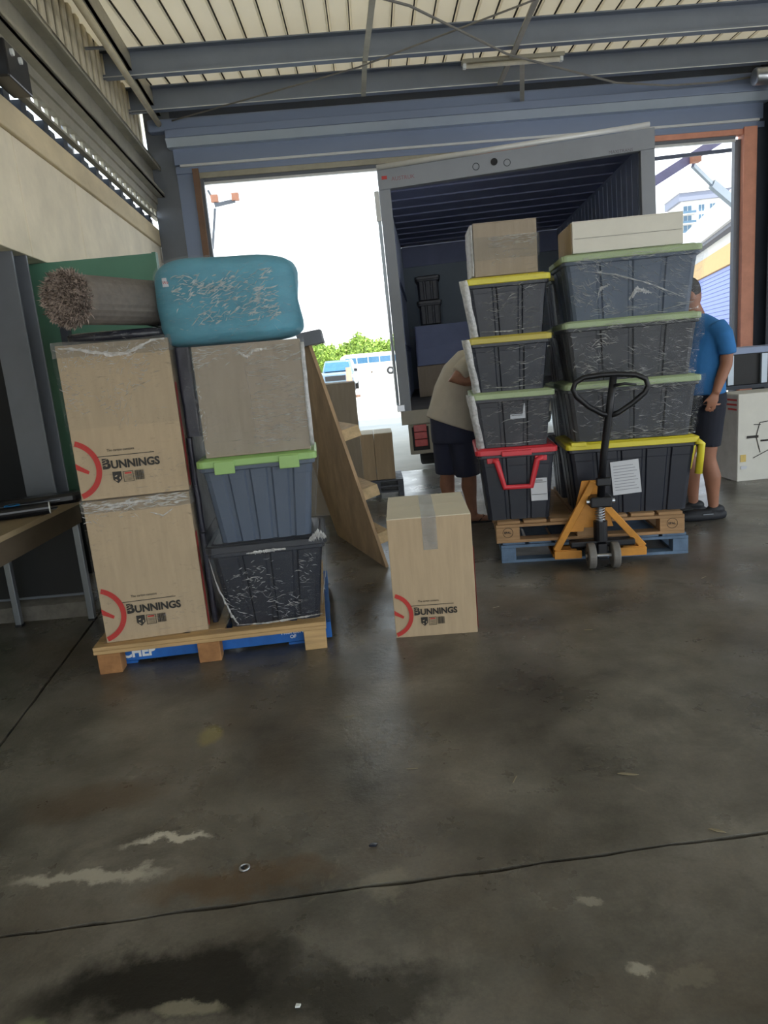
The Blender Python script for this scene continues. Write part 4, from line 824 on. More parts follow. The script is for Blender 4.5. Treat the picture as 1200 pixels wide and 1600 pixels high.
B().cyl((0, 0, -.35), (0, 0, .20), .034, 20).obj('tube_body', M['black'], t, smooth=False); B().cyl((0, 0, .20), (0, 0, .206), .033, 20).obj('end_cap', M['whitecap'], t)
t = thing('tape_roll', 'blue roll of tape on the desk between case and tube', 'tape', (-2.08, 3.95, .776)); B().cyl((0, 0, 0), (0, 0, .06), .042, 24).obj('tape_roll_body', M['bluecap'], t, bevel=.004); B().cyl((0, 0, .06), (0, 0, .061), .02, 16).obj('core', M['black'], t)
t = thing('tape_roll', 'black glossy roll of tape beside the blue one', 'tape', (-1.985, 4.02, .776)); B().cyl((0, 0, 0), (0, 0, .045), .038, 24).obj('tape_roll_body', M['black'], t, bevel=.004); B().cyl((0, 0, .045), (0, 0, .046), .02, 16).obj('core', M['alu'], t)
t = thing('metal_ruler', 'thin flat metal bar across the right corner of the desk', 'bar', (-1.99, 4.12, .776), R(-40)); B().box(-.13, .13, -.018, .018, 0, .008).obj('blade', M['alu'], t); B().box(.10, .14, -.02, .02, .008, .014).obj('grip', M['black'], t)

# ---- white appliance carton and bench at the right edge
t = carton('appliance_carton', 'big white appliance carton with black line drawing at the right edge', (3.83, 7.02, 0), R(2), .74, .42, .84, M['card_white'], None, axis='x')
B().box(-.3755, -.3725, -.20, .20, .004, .836).obj('end_panel', mat('carton_shade_side', 'b9b6b2', .8), t)  # greyer end panel carries the side's shade in its colour
for z, wd in ((.78, .30), (.735, .28), (.69, .16)): B().box(-.377, -.3757, -.19, -.19+wd, z, z+.018).obj('red_print', M['red_ink'], t)
yb = -.2155
B().box(-.285, -.17, yb-.001, yb, .415, .44).obj('black_mark', M['ink'], t); B().box(-.15, -.07, yb-.001, yb, .375, .392).obj('black_mark', M['ink'], t)
b = B()
for a, c in (((-.19, .44), (-.16, .56)), ((-.16, .56), (-.05, .57)), ((-.19, .415), (-.15, .27)), ((-.22, .22), (-.13, .26)), ((-.13, .26), (-.04, .30)), ((-.22, .545), (-.15, .54))): b.bar((a[0], yb-.0006, a[1]), (c[0], yb-.0006, c[1]), .0012, .008, (0, 0, 1))
b.obj('line_drawing', M['ink'], t); B().box(-.345, -.29, yb-.001, yb, .19, .26).obj('energy_sticker', mat('amber_sticker', 'd6b96c', .7), t); B().box(-.34, -.28, yb-.001, yb, .12, .15).obj('small_label', M['paper'], t)
t = thing('dark_trolley', 'dark blue-grey topped bench behind the white appliance carton', 'bench', (3.98, 7.75, 0))
B().box(-.70, .7, -.3, .3, .84, .88).obj('shelf', M['steel_dark'], t); B().box(-.70, .7, -.3, .3, 1.20, 1.26).obj('top_rail', M['header'], t); B().box(-.66, .66, -.27, .27, .885, 1.195).obj('cabinet', M['black_panel'], t)
for x in (-.68, .64):
    for y in (-.28, .24): B().box(x, x+.04, y, y+.04, 0, .84).obj('leg', M['steel_dark'], t)
for x in (-.30, .05): B().box(x, x+.06, -.31, -.28, .89, 1.19).obj('upright', M['header_light'], t)
t = thing('wrapped_drum', 'grey film-wrapped goods on a white base behind the man\'s leg', 'bundle', (2.56, 6.25, 0), R(-5))
B().box(-.2, .2, -.2, .2, .10, .15).obj('white_base', M['whitecap'], t); B().box(-.17, .17, -.17, .17, 0, .10).obj('skid', M['rubber'], t)
b = B(); b.loft([[jitter(p, .012, 9) for p in rrect(.34, .34, .155+.085*i, .06, 4)] for i in range(7)]).obj('goods', M['bin_char'], t); film_hull(t, .37, .37, .155, .37, .37, .68, FILM_HEAVY, seed=77)

# ---- small things on the floor
def chip(name, label, cat, x, y, pts, m, h=.004, rz=0, curl=.004):
    b = B(); n = len(pts); b.prism([Vector((p[0], p[1], .001+curl*abs(noise.noise(Vector((p[0]*40, p[1]*40, 1)))))) for p in pts], (0, 0, h)); o = b.obj(name, M[m]); o.location = (x, y, 0); o.rotation_euler = (0, 0, rz); tag(o, label, cat)
leafp = [(-.035, 0), (-.02, .006), (0, .008), (.02, .005), (.035, .0), (.02, -.003), (0, -.005), (-.02, -.004)]
chip('dry_leaf', 'pale dry leaf lying on the floor right of centre', 'leaf', .752, 2.172, leafp, 'dryleaf', .002, R(-15))
chip('dry_leaf', 'small pale dry leaf beside the floor joint at the right', 'leaf', .905, 1.853, [(p[0]*.7, p[1]*.9) for p in leafp], 'dryleaf', .002, R(-30))
chip('dark_chip', 'small dark green chip on the floor left of centre', 'debris', -.123, 1.921, [(-.012, -.004), (.01, -.006), (.014, .003), (-.004, .007)], 'bagblack', .006)
chip('white_crumb', 'white crumb on the floor at the bottom edge', 'debris', -.30, 1.383, [(-.006, -.004), (.005, -.004), (.007, .003), (-.004, .005)], 'whitecap', .004)
t = thing('bent_ring', 'small bent metal ring lying on the floor near the joint', 'ring', (-.509, 1.868, 0)); B().torus((0, 0, .006), .014, .0035, 'z', 24, 6).obj('loop', M['steelrod'], t, smooth=True); B().box(-.016, .0, -.004, .004, .002, .008).obj('tongue', M['steel_dark'], t)
for i, (x, y, a) in enumerate(((.60, 3.9, 20), (1.0, 3.45, -10), (-.22, 2.75, 5), (.02, 2.32, -5), (.37, 2.2, 60), (-.1, 3.9, 70), (1.9, 4.1, 30))):
    o = B().bar((-.02, 0, .002), (.02, .002, .002), .002, .002).obj('straw_bit', M['dryleaf']); o.location = (x, y, 0); o.rotation_euler = (0, 0, R(a)); tag(o, 'tiny pale straw bit scattered on the floor', 'debris', 'straw bits on the floor')

# ================================================================== TRUCK
TR = thing('box_truck', 'box truck backed up to the doorway with its rear open', 'truck', (.275, 7.25, 0), rot=(0, R(-1.1), R(-4.6)))
W_, D_, ZB, ZT = 2.57, 4.9, .93, 3.22
G = M['truck']
B().box(0, .11, 0, .07, ZB-.02, ZT).obj('rear_post', G, TR, bevel=.006); B().box(W_-.13, W_, 0, .07, ZB-.02, ZT+.04).obj('rear_post', G, TR, bevel=.006)
hd = B().prism([(0, -.012, ZT-.19), (W_, -.012, ZT-.13), (W_, -.012, ZT+.05), (0, -.012, ZT-.01)], (0, .09, 0)).obj('rear_header', G, TR, bevel=.006)
B().cyl((.0, -.02, ZT+.01), (W_-.05, -.02, ZT+.075), .024, 12).obj('gutter_rail', M['white_rail'], TR, smooth=True)
B().box(.04, .09, -.016, -.01, ZT-.10, ZT-.07).obj('marker_lamp', M['lens'], hd); text('AUSTRUK', .05, mat('faint_red_print', '8a5a62', .6, var=0), hd, (.13, -.0115, ZT-.12), name='maker_lettering'); text('MAXITRANS', .04, mat('faint_grey_print', '5e5560', .6, var=0), hd, (W_-.42, -.0115, ZT-.13), name='maker_lettering')
B().cyl((1.10, -.02, ZT-.07), (1.10, -.01, ZT-.07), .032, 16).obj('lock_hole', M['black'], hd)
for x in (.93, 1.22): B().torus((x, -.013, ZT-.09), .03, .003, 'y', 20, 5).obj('round_mark', M['steel_dark'], hd); 
# walls
def wallpanel(x, s):
    w = B().box(x, x+.04, .05, D_, ZB, ZT-.02).obj('side_wall', M['truck_in'], TR)
    for i in range(23):
        y = .22+i*.2; B().box(x+(.04 if s > 0 else -.006), x+(.046 if s > 0 else 0), y, y+.04, ZB, ZT-.06).obj('wall_rib', M['truck_in'], w)
    for z in (1.55, 2.35): B().box(x+(.046 if s > 0 else -.02), x+(.06 if s > 0 else -.006), .1, D_-.1, z, z+.07).obj('tie_rail', M['truck'] if z > 9 else M['truck_ceil'], w)
wallpanel(0, 1); wallpanel(W_-.04, -1)
rfp = B().box(0, W_, .04, D_, ZT-.02, ZT+.01).obj('roof_panel', M['truck_ceil'], TR)
for i in range(10): B().box(.05, W_-.05, .4+i*.45, .45+i*.45, ZT-.036, ZT-.021).obj('roof_bow', M['truck_ceil'], rfp)
bk = B().box(.04, W_-.04, D_-.04, D_, ZB, ZT-.03).obj('front_bulkhead', M['bulkhead'], TR)
B().box(.05, W_-.05, D_-.07, D_-.041, 2.88, ZT-.03).obj('bulkhead_top', M['truck_ceil'], bk)
for z in (1.75, 1.88): B().box(.05, W_-.05, D_-.06, D_-.041, z, z+.03).obj('bulkhead_rail', M['truck'], bk)
B().box(0, W_, 0, D_, ZB-.12, ZB).obj('load_bed', mat('truck_bed', '6d6a66', .7, var=.2, scale=4), TR)
B().box(0, W_, -.02, .02, ZB-.14, ZB+.0).obj('rear_sill', mat('rear_sill_cream', 'aaa597', .5, var=.08), TR, bevel=.005)
# hinge hardware on the left post
B().box(-.035, -.005, -.03, .05, 1.0, 3.0).obj('door_seal', M['header_light'], TR)
B().cyl((-.02, -.035, 1.02), (-.02, -.035, 2.0), .010, 8).obj('lock_rod', M['steelrod'], TR)
B().box(-.03, .05, -.045, -.012, .93, 1.0).obj('hinge', M['steelrod'], TR, bevel=.005)
B().box(-.045, .0, -.04, -.0, 2.75, 3.02).obj('hinge', M['white_rail'], TR, bevel=.004)
# lamp cluster
for x, sgn in ((.06, 1), (W_-.30, 1)):
    lb = B().box(x, x+.24, 0, .05, .48, ZB-.14).obj('lamp_housing', mat('rear_sill_cream', 'aaa597'), TR, bevel=.01); B().box(x+.035, x+.205, -.006, .0, .52, ZB-.17).obj('lamp_recess', M['black_panel'], lb)
    for k in range(3): B().box(x+.055, x+.185, -.016, -.007, .56+k*.075, .63+k*.075).obj('lamp_lens', M['lens'], lb, bevel=.008)
B().box(.3, W_-.3, .10, .18, .45, .55).obj('underrun_bar', M['steel_dark'], TR, bevel=.008)
for x in (.55, W_-.65): B().box(x, x+.1, .05, 7.0, .62, .80).obj('chassis_rail', M['steel_dark'], TR)
for x in (.10, W_-.38):
    for y in (2.4,):
        wh = B().cyl((x, y, .44), (x+.28, y, .44), .42, 28).obj('wheel', M['rubber'], TR, bevel=.03); B().cyl((x-.005, y, .44), (x+.285, y, .44), .2, 20).obj('wheel_hub', M['steelrod'], wh)
for x in (.12, W_-.36):
    wh = B().cyl((x, 6.2, .44), (x+.24, 6.2, .44), .42, 28).obj('wheel', M['rubber'], TR, bevel=.03); B().cyl((x-.005, 6.2, .44), (x+.245, 6.2, .44), .2, 20).obj('wheel_hub', M['steelrod'], wh)
cb = B().box(.1, W_-.1, D_+.15, D_+1.9, .62, 2.6).obj('cab', M['busw'], TR, bevel=.12); B().box(.14, W_-.14, D_+1.86, D_+1.91, 1.6, 2.3).obj('windscreen', M['carglass'], cb)
# cargo in the truck
import mathutils
def tw(x, y, z):   # truck frame -> world
    m = Matrix.Translation((.275, 7.25, 0)) @ mathutils.Euler((0, R(-1.1), R(-4.6))).to_matrix().to_4x4(); return tuple(m @ Vector((x, y, z)))
trz = (0, R(-1.1), R(-4.6))
def in_truck(o): o.rotation_euler = trz; return o
t = in_truck(thing('wrapped_goods', 'big dark film-wrapped block of goods inside the truck on the left', 'bundle', tw(.60, 2.55, 1.331)))
B().loft([[jitter(p, .012, 6) for p in rrect(.85, .6, .002+.10*i, .03, 3)] for i in range(6)]).obj('goods', M['truck_ceil'], t); film_hull(t, .88, .63, .002, .88, .63, .51, FILM_HEAVY, seed=91, wob=.012)
t = in_truck(carton('carton', 'brown carton on the truck floor beneath the dark wrapped block', tw(.60, 2.55, .932), 0, .86, .6, .39, M['card2'], None)); t.rotation_euler = trz
for k in range(2):
    t = in_truck(bin_('storage_tub', ('lower', 'upper')[k]+' of two small dark tubs stacked inside the truck by its left wall', 'tub', tw(.40, 2.55, 1.86+k*.305), 0, .33, .27, .4, .34, .30, M['bin_black'], M['lid_black'], 2, 2, FILM, film_seed=90+k)); t.rotation_euler = trz

# ================================================================== PEOPLE
def finger(b, base, d, L, r=.0085, curl=(0, 0, -.3)):
    d = Vector(d).normalized(); c = Vector(curl); p = Vector(base); pts = [p]
    for k in range(3):
        p = p+(d+c*(k+.4)*.7).normalized()*L/3; pts.append(p)
    b.tube(pts, [r*1.05, r, r*.9, r*.7], 8); b.ell(pts[-1], r*.7, r*.7, r*.7, 8, 6)
def hand(b, wrist, d, side, thumbdir, pal=.085, s=1.0):
    """palm plus five fingers; d = pointing direction, side = across the palm"""
    d = Vector(d).normalized(); side = Vector(side).normalized(); nrm = d.cross(side).normalized(); w_ = Vector(wrist)
    rot = Matrix((side, d, nrm)).transposed()
    b.ell(w_+d*pal*.5, .042*s, .055*s, .017*s, 14, 10, rot)
    for k, (o, L) in enumerate(((-.030, .070), (-.010, .080), (.011, .076), (.030, .060))):
        finger(b, w_+d*pal*.85+side*o*s, d+side*o*1.0, L*s, .0085*s, -nrm*.35)
    finger(b, w_+d*.03-side*.030*s, Vector(thumbdir), .062*s, .0095*s, d*.2)
def head(b, c, rot, s=1.0):
    c = Vector(c); f = lambda v: c+rot@(Vector(v)*s)
    b.ell(c, .076*s, .098*s, .118*s, 20, 14, rot)                     # skull: local +y is the face
    b.ell(f((0, .035, -.055)), .058*s, .066*s, .062*s, 16, 10, rot)   # jaw
    b.ell(f((0, .092, -.100)), .022*s, .020*s, .018*s, 10, 8, rot)    # chin
    b.tube([f((0, .090, .012)), f((0, .112, -.012)), f((0, .120, -.028))], [.009*s, .013*s, .017*s], 8)  # nose
    b.ell(f((0, .096, -.062)), .024*s, .012*s, .008*s, 10, 6, rot)    # lips
    for sx in (-1, 1):
        b.ell(f((sx*.032, .086, .016)), .018*s, .012*s, .009*s, 10, 6, rot)   # brow
        b.ell(f((sx*.078, -.005, -.012)), .010*s, .022*s, .032*s, 10, 8, rot) # ears
def face_bits(parent, c, rot, s=1.0):
    c = Vector(c)
    for sx in (-1, 1): B().ell(c+rot@(Vector((sx*.031, .094, .0))*s), .011*s, .006*s, .006*s, 10, 6).obj('eye', M['hair'], parent, smooth=True)

# --- man in the blue tee, side on, facing left
mn = thing('person', 'man in blue t-shirt, black shorts and black shoes standing side-on behind the tall stack', 'person', (-.10, 0, 0))
X = lambda x, y, z: (x, y, z)
b = B()
hrot = Matrix.Rotation(R(80), 3, 'Z') @ Matrix.Rotation(R(-18), 3, 'X')
hc = (2.53, 5.56, 1.735)
head(b, hc, hrot, 1.02)
b.tube([(2.62, 5.56, 1.50), (2.60, 5.56, 1.58), (2.56, 5.56, 1.67)], [.07, .062, .058], 14)
b.tube([(2.66, 5.56, .92), (2.64, 5.56, 1.12), (2.65, 5.56, 1.32), (2.64, 5.56, 1.44), (2.62, 5.56, 1.52)], [.12, .14, .14, .10, .06], 16)
# near arm
b.tube([(2.69, 5.37, 1.45), (2.725, 5.33, 1.34), (2.72, 5.33, 1.20), (2.675, 5.32, 1.10), (2.635, 5.31, 1.00)], [.045, .052, .045, .040, .029], 14)
hand(b, (2.632, 5.31, 1.00), (-.30, 0, -1), (1, .0, -.30), (-.8, .1, -.6))
b.tube([(2.66, 5.77, 1.47), (2.62, 5.80, 1.32), (2.56, 5.80, 1.18), (2.46, 5.78, 1.10), (2.36, 5.74, 1.06)], [.060, .054, .045, .040, .029], 14)
hand(b, (2.355, 5.74, 1.06), (-1, -.2, -.15), (0, .1, 1), (-.6, .3, .6))
for (yy, dx) in ((5.47, 0), (5.67, -.07)):
    b.tube([(2.66, yy, .92), (2.655+dx*.5, yy, .70), (2.65+dx, yy, .50), (2.66+dx, yy, .46), (2.695+dx, yy, .34), (2.70+dx, yy, .20), (2.705+dx, yy, .10), (2.70+dx, yy, .05)], [.105, .088, .066, .062, .064, .046, .038, .042], 16)
    b.tube([(2.75+dx, yy, .05), (2.62+dx, yy, .045), (2.53+dx, yy, .035)], [.035, .04, .03], 10)
remeshed(b, 'body', M['skin'], mn, .009, 4); face_bits(mn, hc, hrot)
b = B(); b.ell(Vector(hc)+Vector((.012, 0, .022)), .088, .082, .112, 20, 14); hr = remeshed(b, 'hair', M['hair'], mn, .012, 3)
b = B()
def oval(cx, cy, z, rx, ry, n=28): return [Vector((cx+rx*math.cos(2*math.pi*i/n), cy+ry*math.sin(2*math.pi*i/n), z)) for i in range(n)]
b.loft([oval(2.655, 5.56, .985, .155, .20), oval(2.645, 5.56, 1.06, .165, .20), oval(2.625, 5.56, 1.18, .175, .20), oval(2.635, 5.56, 1.30, .170, .20), oval(2.66, 5.56, 1.42, .150, .215), oval(2.665, 5.56, 1.50, .125, .20), oval(2.63, 5.56, 1.56, .085, .12), oval(2.60, 5.56, 1.59, .066, .075)])
b.tube([(2.675, 5.40, 1.48), (2.70, 5.34, 1.42), (2.725, 5.325, 1.31), (2.727, 5.325, 1.28)], [.08, .072, .064, .062], 16); b.tube([(2.665, 5.72, 1.48), (2.65, 5.78, 1.42), (2.62, 5.80, 1.30)], [.085, .082, .076], 16)
remeshed(b, 't_shirt', M['tee_blue'], mn, .010, 5)
b = B(); b.loft([oval(2.67, 5.565, 1.0, .15, .185), oval(2.67, 5.565, .92, .155, .19), oval(2.66, 5.565, .84, .15, .19)])
b.tube([(2.665, 5.465, .90), (2.65, 5.465, .74), (2.64, 5.465, .59)], [.118, .112, .105], 18); b.tube([(2.66, 5.675, .90), (2.62, 5.675, .74), (2.585, 5.675, .59)], [.118, .112, .105], 18)
remeshed(b, 'shorts', M['shorts_black'], mn, .010, 4)
for (yy, dx) in ((5.47, 0), (5.67, -.07)):
    b = B(); b.loft([[Vector((2.63+dx+px*sx, yy+py*sy, z)) for px, py in [( .185*math.cos(a)*(1 if math.cos(a) > 0 else 1.12), .052*math.sin(a)) for a in [2*math.pi*i/24 for i in range(24)]]] for z, sx, sy in ((.002, .95, .95), (.03, 1, 1.05), (.055, .97, .98))])
    b.ell((2.60+dx, yy, .055), .15, .045, .035, 16, 8); b.ell((2.72+dx, yy, .075), .075, .047, .045, 16, 8)
    s_ = remeshed(b, 'shoe', M['shoe'], mn, .007, 3); B().box(2.60+dx, 2.68+dx, yy-.058, yy-.052, .05, .056).obj('shoe_stripe', M['alu'], s_)

# --- person bending beside the narrow stack
wn = thing('person', 'person in beige t-shirt and navy shorts bending forward by the open truck', 'person', (0, 0, 0))
b = B(); hrot = Matrix.Rotation(R(-70), 3, 'Z') @ Matrix.Rotation(R(-35), 3, 'X'); hc = (1.06, 6.02, 1.40)
head(b, hc, hrot, .98); b.tube([(.86, 6.06, 1.36), (.96, 6.04, 1.38), (1.03, 6.03, 1.40)], [.07, .055, .055], 12)
b.tube([(.64, 6.12, .90), (.66, 6.11, 1.08), (.74, 6.09, 1.25), (.86, 6.06, 1.36)], [.14, .15, .15, .10], 16)
b.tube([(.82, 5.86, 1.37), (.73, 5.83, 1.31), (.655, 5.83, 1.255), (.75, 5.82, 1.235), (.88, 5.82, 1.22), (.96, 5.83, 1.21)], [.060, .056, .052, .047, .036, .028], 14)
hand(b, (.96, 5.83, 1.21), (1, .1, -.1), (0, .1, 1), (.5, .1, .8), s=.92)
b.tube([(.88, 6.26, 1.36), (.98, 6.30, 1.20), (1.08, 6.28, 1.10), (1.18, 6.22, 1.06)], [.060, .050, .040, .028], 14); hand(b, (1.18, 6.22, 1.06), (1, -.2, -.1), (0, -.1, 1), (.5, -.1, .8), s=.92)
for (hx, kx, ax, yy) in ((.60, .585, .60, 6.20), (.72, .76, .775, 6.06)):
    b.tube([(hx, yy, .85), (hx, yy, .68), (kx, yy, .48), (kx, yy-.01, .43), (ax-.02, yy+.01, .32), (ax-.01, yy+.01, .20), (ax, yy, .10), (ax, yy, .05)], [.12, .10, .068, .064, .068, .050, .037, .038], 16)
    b.tube([(ax-.05, yy, .045), (ax+.05, yy-.01, .040), (ax+.15, yy-.02, .028)], [.032, .034, .026], 10)
    for k in range(5): b.tube([(ax+.14, yy-.045+k*.019, .024), (ax+.185-.006*k, yy-.048+k*.019, .020)], [.010, .008], 6)
remeshed(b, 'body', M['skin2'], wn, .009, 4); face_bits(wn, hc, hrot)
b = B(); b.ell(Vector(hc)+Vector((-.02, 0, .03)), .096, .088, .112, 18, 12); b.tube([(1.0, 6.03, 1.46), (.95, 6.03, 1.42), (.93, 6.03, 1.36)], [.04, .045, .02], 10); remeshed(b, 'hair', M['hair'], wn, .012, 3)
b = B()
def oval2(c, rx, ry, tilt, n=28):
    c = Vector(c); ax = Vector((math.cos(tilt), 0, -math.sin(tilt))); return [c+ax*rx*math.cos(2*math.pi*i/n)+Vector((0, 1, 0))*ry*math.sin(2*math.pi*i/n) for i in range(n)]
b.loft([oval2((.645, 6.10, .865), .235, .215, R(22)), oval2((.66, 6.10, .95), .215, .205, R(25)), oval2((.685, 6.10, 1.10), .195, .20, R(32)), oval2((.745, 6.09, 1.24), .185, .205, R(42)), oval2((.83, 6.07, 1.34), .165, .215, R(55)), oval2((.90, 6.05, 1.38), .12, .19, R(65)), oval2((.95, 6.04, 1.40), .07, .08, R(75))])
b.tube([(.84, 5.92, 1.38), (.76, 5.85, 1.335), (.70, 5.83, 1.285)], [.085, .083, .078], 16); b.tube([(.88, 6.18, 1.38), (.95, 6.28, 1.28), (.98, 6.30, 1.22)], [.085, .08, .075], 16)
remeshed(b, 't_shirt', M['tee_beige'], wn, .010, 5)
b = B(); b.loft([oval2((.655, 6.12, .93), .20, .195, R(15)), oval2((.655, 6.12, .80), .195, .20, R(5)), oval2((.655, 6.12, .72), .190, .20, 0)])
b.tube([(.60, 6.19, .80), (.595, 6.195, .62), (.59, 6.195, .43)], [.125, .118, .108], 18); b.tube([(.715, 6.06, .80), (.735, 6.06, .62), (.75, 6.06, .42)], [.125, .118, .108], 18)
remeshed(b, 'shorts', M['shorts_navy'], wn, .010, 4)
for ax, yy in ((.60, 6.20), (.775, 6.06)):
    f = B().loft([[Vector((ax+.05+.135*math.cos(a), yy-.008+.046*math.sin(a), z)) for a in [2*math.pi*i/20 for i in range(20)]] for z in (.001, .014)]).obj('flip_flop', M['shoe'], wn)
    B().tube([(ax+.04, yy-.05, .015), (ax+.09, yy-.03, .06), (ax+.135, yy-.01, .018)], .005, 6).obj('strap', M['shoe'], f); B().tube([(ax+.04, yy+.035, .015), (ax+.09, yy+.015, .06), (ax+.135, yy-.01, .018)], .005, 6).obj('strap', M['shoe'], f)

# ================================================================== OUTDOORS
# awning over the dock: roof, rafters and brackets (the roof shades the apron)
aw = thing('awning', 'steel awning frame over the dock seen through the open doorway', 'awning', (0, 9.2, 0))
B().prism([(-4, .1, 5.25), (-4, 6.9, 6.2), (-4, 6.9, 6.23), (-4, .1, 5.28)], (14, 0, 0)).obj('awning_sheet', M['roofsheet'], aw)
B().bar((4.1, 1.9, 3.53), (5.75, 2.0, 4.38), .10, .13).obj('bracing_arm', M['awn'], aw); B().box(4.88, 5.0, 1.78, 1.9, 3.86, 3.98).obj('bracing_node', M['awn_o'], aw)
B().bar((4.95, 1.95, 3.85), (5.35, 2.2, 3.62), .05, .06).obj('strut', M['header_light'], aw); B().bar((5.35, 2.2, 3.62), (6.1, 2.5, 3.15), .08, .12).obj('strut', M['header_light'], aw)
B().bar((3.6, 1.2, 3.80), (6.0, 1.2, 3.86), .04, .045).obj('tie_bar', M['dark_line'], aw)
B().bar((-2.12, 1.8, 4.05), (-2.02, 1.8, 3.82), .03, .03).obj('strut', M['steel'], aw); B().bar((-2.05, 1.8, 3.80), (-2.16, 1.8, 3.25), .03, .03).obj('strut', M['steel'], aw); B().bar((-2.05, 1.8, 3.84), (-1.75, 1.8, 3.88), .04, .05).obj('strut', M['steel'], aw)
for x in (-2.09, -1.79): B().box(x, x+.10, 1.76, 1.84, 3.88, 3.98).obj('end_plate', M['awn_o'], aw)
for x in (-2.18, 5.7, -3.9, 9.7): B().box(x-.06 if x < 0 else x, x+.04 if x < 0 else x+.1, 1.5, 1.6, 0, 5.4).obj('awning_post', M['steel'], aw) if abs(x) > 3.8 else None
for x in (-3.9, 9.8): B().box(x-.06, x+.04, 6.6, 6.7, 0, 6.15).obj('awning_post', M['steel'], aw)
# neighbouring shed with roller shutter
P0, P1 = Vector((14.3, 27.7, 0)), Vector((17.034, 37.609, 0)); sd = (P1-P0).normalized(); ang = math.atan2(sd.y, sd.x)
nb = thing('neighbouring_shed', 'sunlit cream warehouse with blue roller shutter seen through the right of the door', 'building', tuple(P0-sd*5), 0); nb.rotation_euler = (0, 0, ang)
B().box(-2, 22, -.0-8, 0, 0, 7.0).obj('shed_wall', M['render_white'], nb)
B().box(-2, 22, .01, .16, 4.05, 4.85).obj('fascia_band', M['yellow_fascia'], nb); B().box(-2, 22, -.2, .35, 5.35, 5.75).obj('canopy_fascia', M['dark_line'], nb); B().box(-2, 22, -.2, .5, 5.5, 6.2).obj('gutter', M['render_white'], nb); B().box(15.2, 16.2, .01, .2, 0, 4.05).obj('door_pier', M['yellow_fascia'], nb)
sl = B().box(0, 15.1, .02, .05, 0, .165).obj('shutter_slat', M['shutter'], nb, bevel=.03)
for i in range(1, 23): c = dup(sl); c.location = (0, .0, i*.176)
B().box(0, 15.1, .0, .015, 0, 4.05).obj('shutter_backing', M['dark_line'], nb)
# the wall must face the camera side
# apartment block far away
ap = thing('apartment_building', 'white apartment block with balconies rising beyond the neighbouring shed', 'building', (103, 240, 0), R(-8))
B().box(0, 34, 0, 16, 0, 42.6).obj('wall', M['render_white'], ap); B().box(-1, 35, -1, 17, 42.6, 45.0).obj('parapet', M['roofgrey'], ap); B().box(-1.4, 35.4, -1.4, 17.4, 45.0, 45.5).obj('roof_edge', M['render_white'], ap); B().box(9, 24, 4, 12, 45.5, 48.0).obj('plant_room', M['render_white'], ap)
for fl in range(7):
    z = 39.2-fl*2.9
    for k, (x0, x1) in enumerate(((.6, 3.0), (5.2, 6.9), (8.6, 10.2), (11.6, 16.6), (18.2, 22.0), (23.6, 26.5), (28.2, 31.5))):
        wn_ = B().box(x0, x1, -.06, .02, z, z+1.9).obj('window', M['glass'], ap); 
        B().box((x0+x1)/2-.06, (x0+x1)/2+.06, -.12, -.06, z, z+1.9).obj('mullion', M['render_white'], wn_)
    B().box(-1.3, 4.2, -1.3, 2, z-.75, z-.45).obj('balcony_slab', M['render_white'], ap); B().box(-1.3, 4.2, -1.35, -1.25, z-.45, z+.25).obj('balustrade', M['glass'], ap); B().box(11.0, 26.8, -.5, 0, z-.7, z-.45).obj('ledge', M['render_white'], ap)
# minibus
mb = thing('minibus', 'white minibus parked across the yard beyond the doorway', 'bus', (-3.4, 76, -.01), R(3))
B().prism([(0, 0, .45), (0, 0, 1.5), (.35, 0, 2.15), (.9, 0, 2.35), (6.8, 0, 2.35), (7.0, 0, 2.2), (7.0, 0, .45)], (0, 2.0, 0)).obj('coachwork', M['busw'], mb, bevel=.08)
B().box(.75, 6.8, -.02, .02, 1.35, 1.95).obj('side_window', M['carglass'], mb); 
for x in (1.9, 3.1, 4.3, 5.5): B().box(x, x+.08, -.03, -.02, 1.33, 1.97).obj('window_pillar', M['busw'], mb)
for x in (1.3, 5.4): wq = B().cyl((x, -.03, .40), (x, .25, .40), .40, 20).obj('wheel', M['rubber'], mb); B().cyl((x, -.05, .40), (x, -.03, .40), .2, 14).obj('hub_cap', M['steelrod'], wq)
# SUV facing the dock
cr_ = thing('parked_car', 'silver-blue four-wheel drive parked nose-on beyond the doorway', 'car', (-1.95, 38.5, -.01), R(-3))
b = B(); b.loft([rrect(1.86, 4.4, .35, .2, 4, 0, 2.2), rrect(1.92, 4.5, .6, .25, 4, 0, 2.2), rrect(1.90, 4.45, .95, .25, 4, 0, 2.2), rrect(1.80, 4.3, 1.05, .2, 4, 0, 2.2)]); b.obj('car_body', M['carpaint'], cr_, smooth=False)
B().loft([rrect(1.72, 2.9, 1.04, .2, 4, 0, 2.75), rrect(1.45, 2.3, 1.62, .2, 4, 0, 2.8), rrect(1.35, 2.1, 1.68, .2, 4, 0, 2.8)]).obj('cabin', M['carpaint'], cr_)
B().prism([(-.74, 1.22, 1.10), (.74, 1.22, 1.10), (.63, 1.56, 1.56), (-.63, 1.56, 1.56)], (0, -.03, .02)).obj('windscreen', M['carglass'], cr_)
B().box(-.55, .55, -.06, .0, .62, .88).obj('grille', M['black'], cr_)
for s in (-1, 1): B().box(s*.80-.14, s*.80+.14, -.06, .02, .72, .90).obj('headlamp', M['headlamp'], cr_, bevel=.03); B().box(s*1.02-.09, s*1.02+.09, 1.15, 1.3, 1.02, 1.18).obj('wing_mirror', M['black'], cr_, bevel=.03); B().cyl((s*.72, .9, .34), (s*.94, .9, .34), .34, 20).obj('wheel', M['rubber'], cr_); B().cyl((s*.72, 3.6, .34), (s*.94, 3.6, .34), .34, 20).obj('wheel', M['rubber'], cr_)
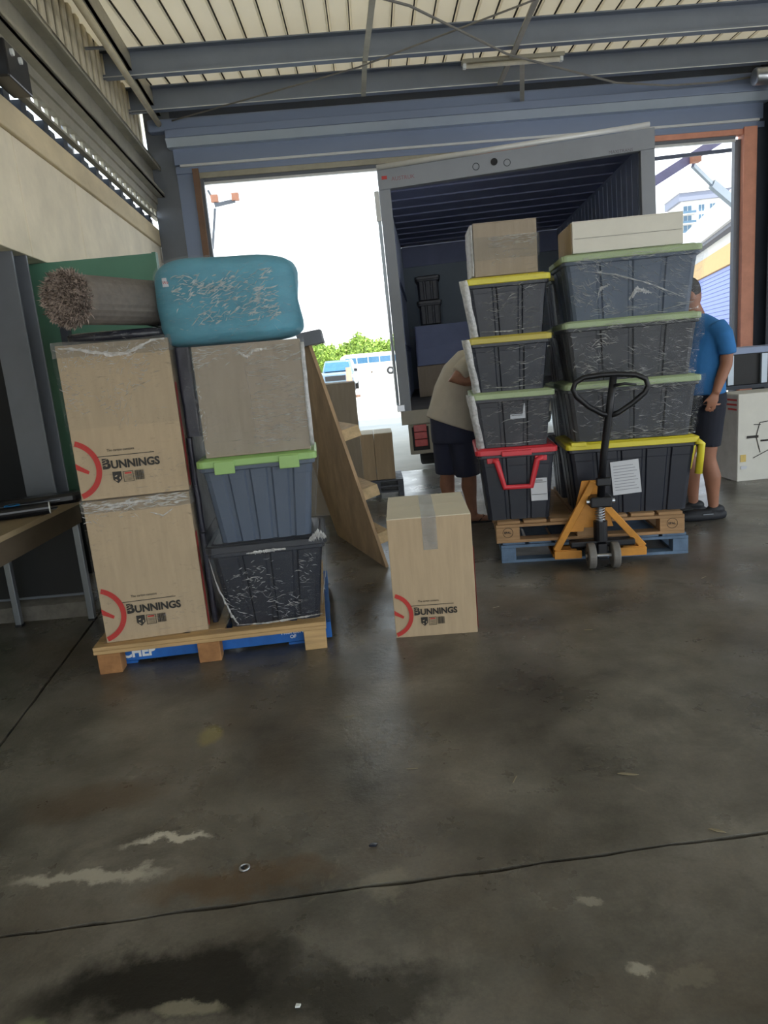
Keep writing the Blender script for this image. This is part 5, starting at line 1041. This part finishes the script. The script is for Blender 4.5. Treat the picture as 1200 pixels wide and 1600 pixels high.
# orange post with foot
bo = thing('traffic_post', 'short dull orange post on a dark foot beside the parked car', 'post', (-1.0, 31.4, -.01)); B().cyl((0, 0, .06), (0, 0, 1.3), .14, 14, .12).obj('post_body', M['awn_o'], bo); B().box(-.32, .42, -.3, .3, 0, .1).obj('post_foot', M['jamb'], bo)
# white building and hedge
wbld = thing('white_building', 'overexposed white building with low pitched roof left of the hedge', 'building', (-9.5, 52, 0))
B().box(-8, 3.2, 0, 12, 0, 4.4).obj('wall', M['render_white'], wbld); B().prism([(-8.5, -.5, 4.4), (3.6, -.5, 4.4), (3.6, -.5, 4.7), (-2, -.5, 6.0), (-8.5, -.5, 6.0)], (0, 13, 0)).obj('roof', M['roofgrey'], wbld)
for x in (-1, 1.4): f_ = B().box(x, x+1.2, -.05, .02, 1.2, 2.6).obj('window', M['glass'], wbld)
hd_ = thing('hedge_trees', 'bright yellow-green row of bushy trees behind the minibus', 'hedge', (0, 96, 0))
rnd = random.Random(5); core = B(); lv = B()
for i in range(22):
    x = -9+i*.85+rnd.uniform(-.3, .3); h_ = 4.0+rnd.uniform(-.6, .9)*(1 if i % 3 else 1.3) - max(0, (x-0))*.02; c = Vector((x, rnd.uniform(-.5, .5), h_*.55)); core.ell(c, .95, .95, h_*.45, 10, 8)
    for k in range(230):
        a = rnd.random()*6.283; u = rnd.uniform(-.6, 1); rr_ = math.sqrt(max(0, 1-u*u)); p = c+Vector((rr_*math.cos(a)*1.12, -abs(rr_*math.sin(a))*1.12, u*h_*.50)); q = [p+Vector((rnd.gauss(0, .16), rnd.gauss(0, .12), rnd.gauss(0, .14))) for _ in range(3)]; lv.add(q+[p+Vector((rnd.gauss(0, .1), -.05, rnd.gauss(0, .1)))], [(0, 1, 2), (0, 2, 3)])
core.obj('foliage_mass', M['hedge_core'], hd_); lv.obj('leaves', M['leaf'], hd_)['kind'] = 'stuff'
for x in (-7, -3.5, 0, 3.5): B().cyl((x, 0, 0), (x, 0, 2.0), .12, 8).obj('trunk', M['jamb'], hd_)
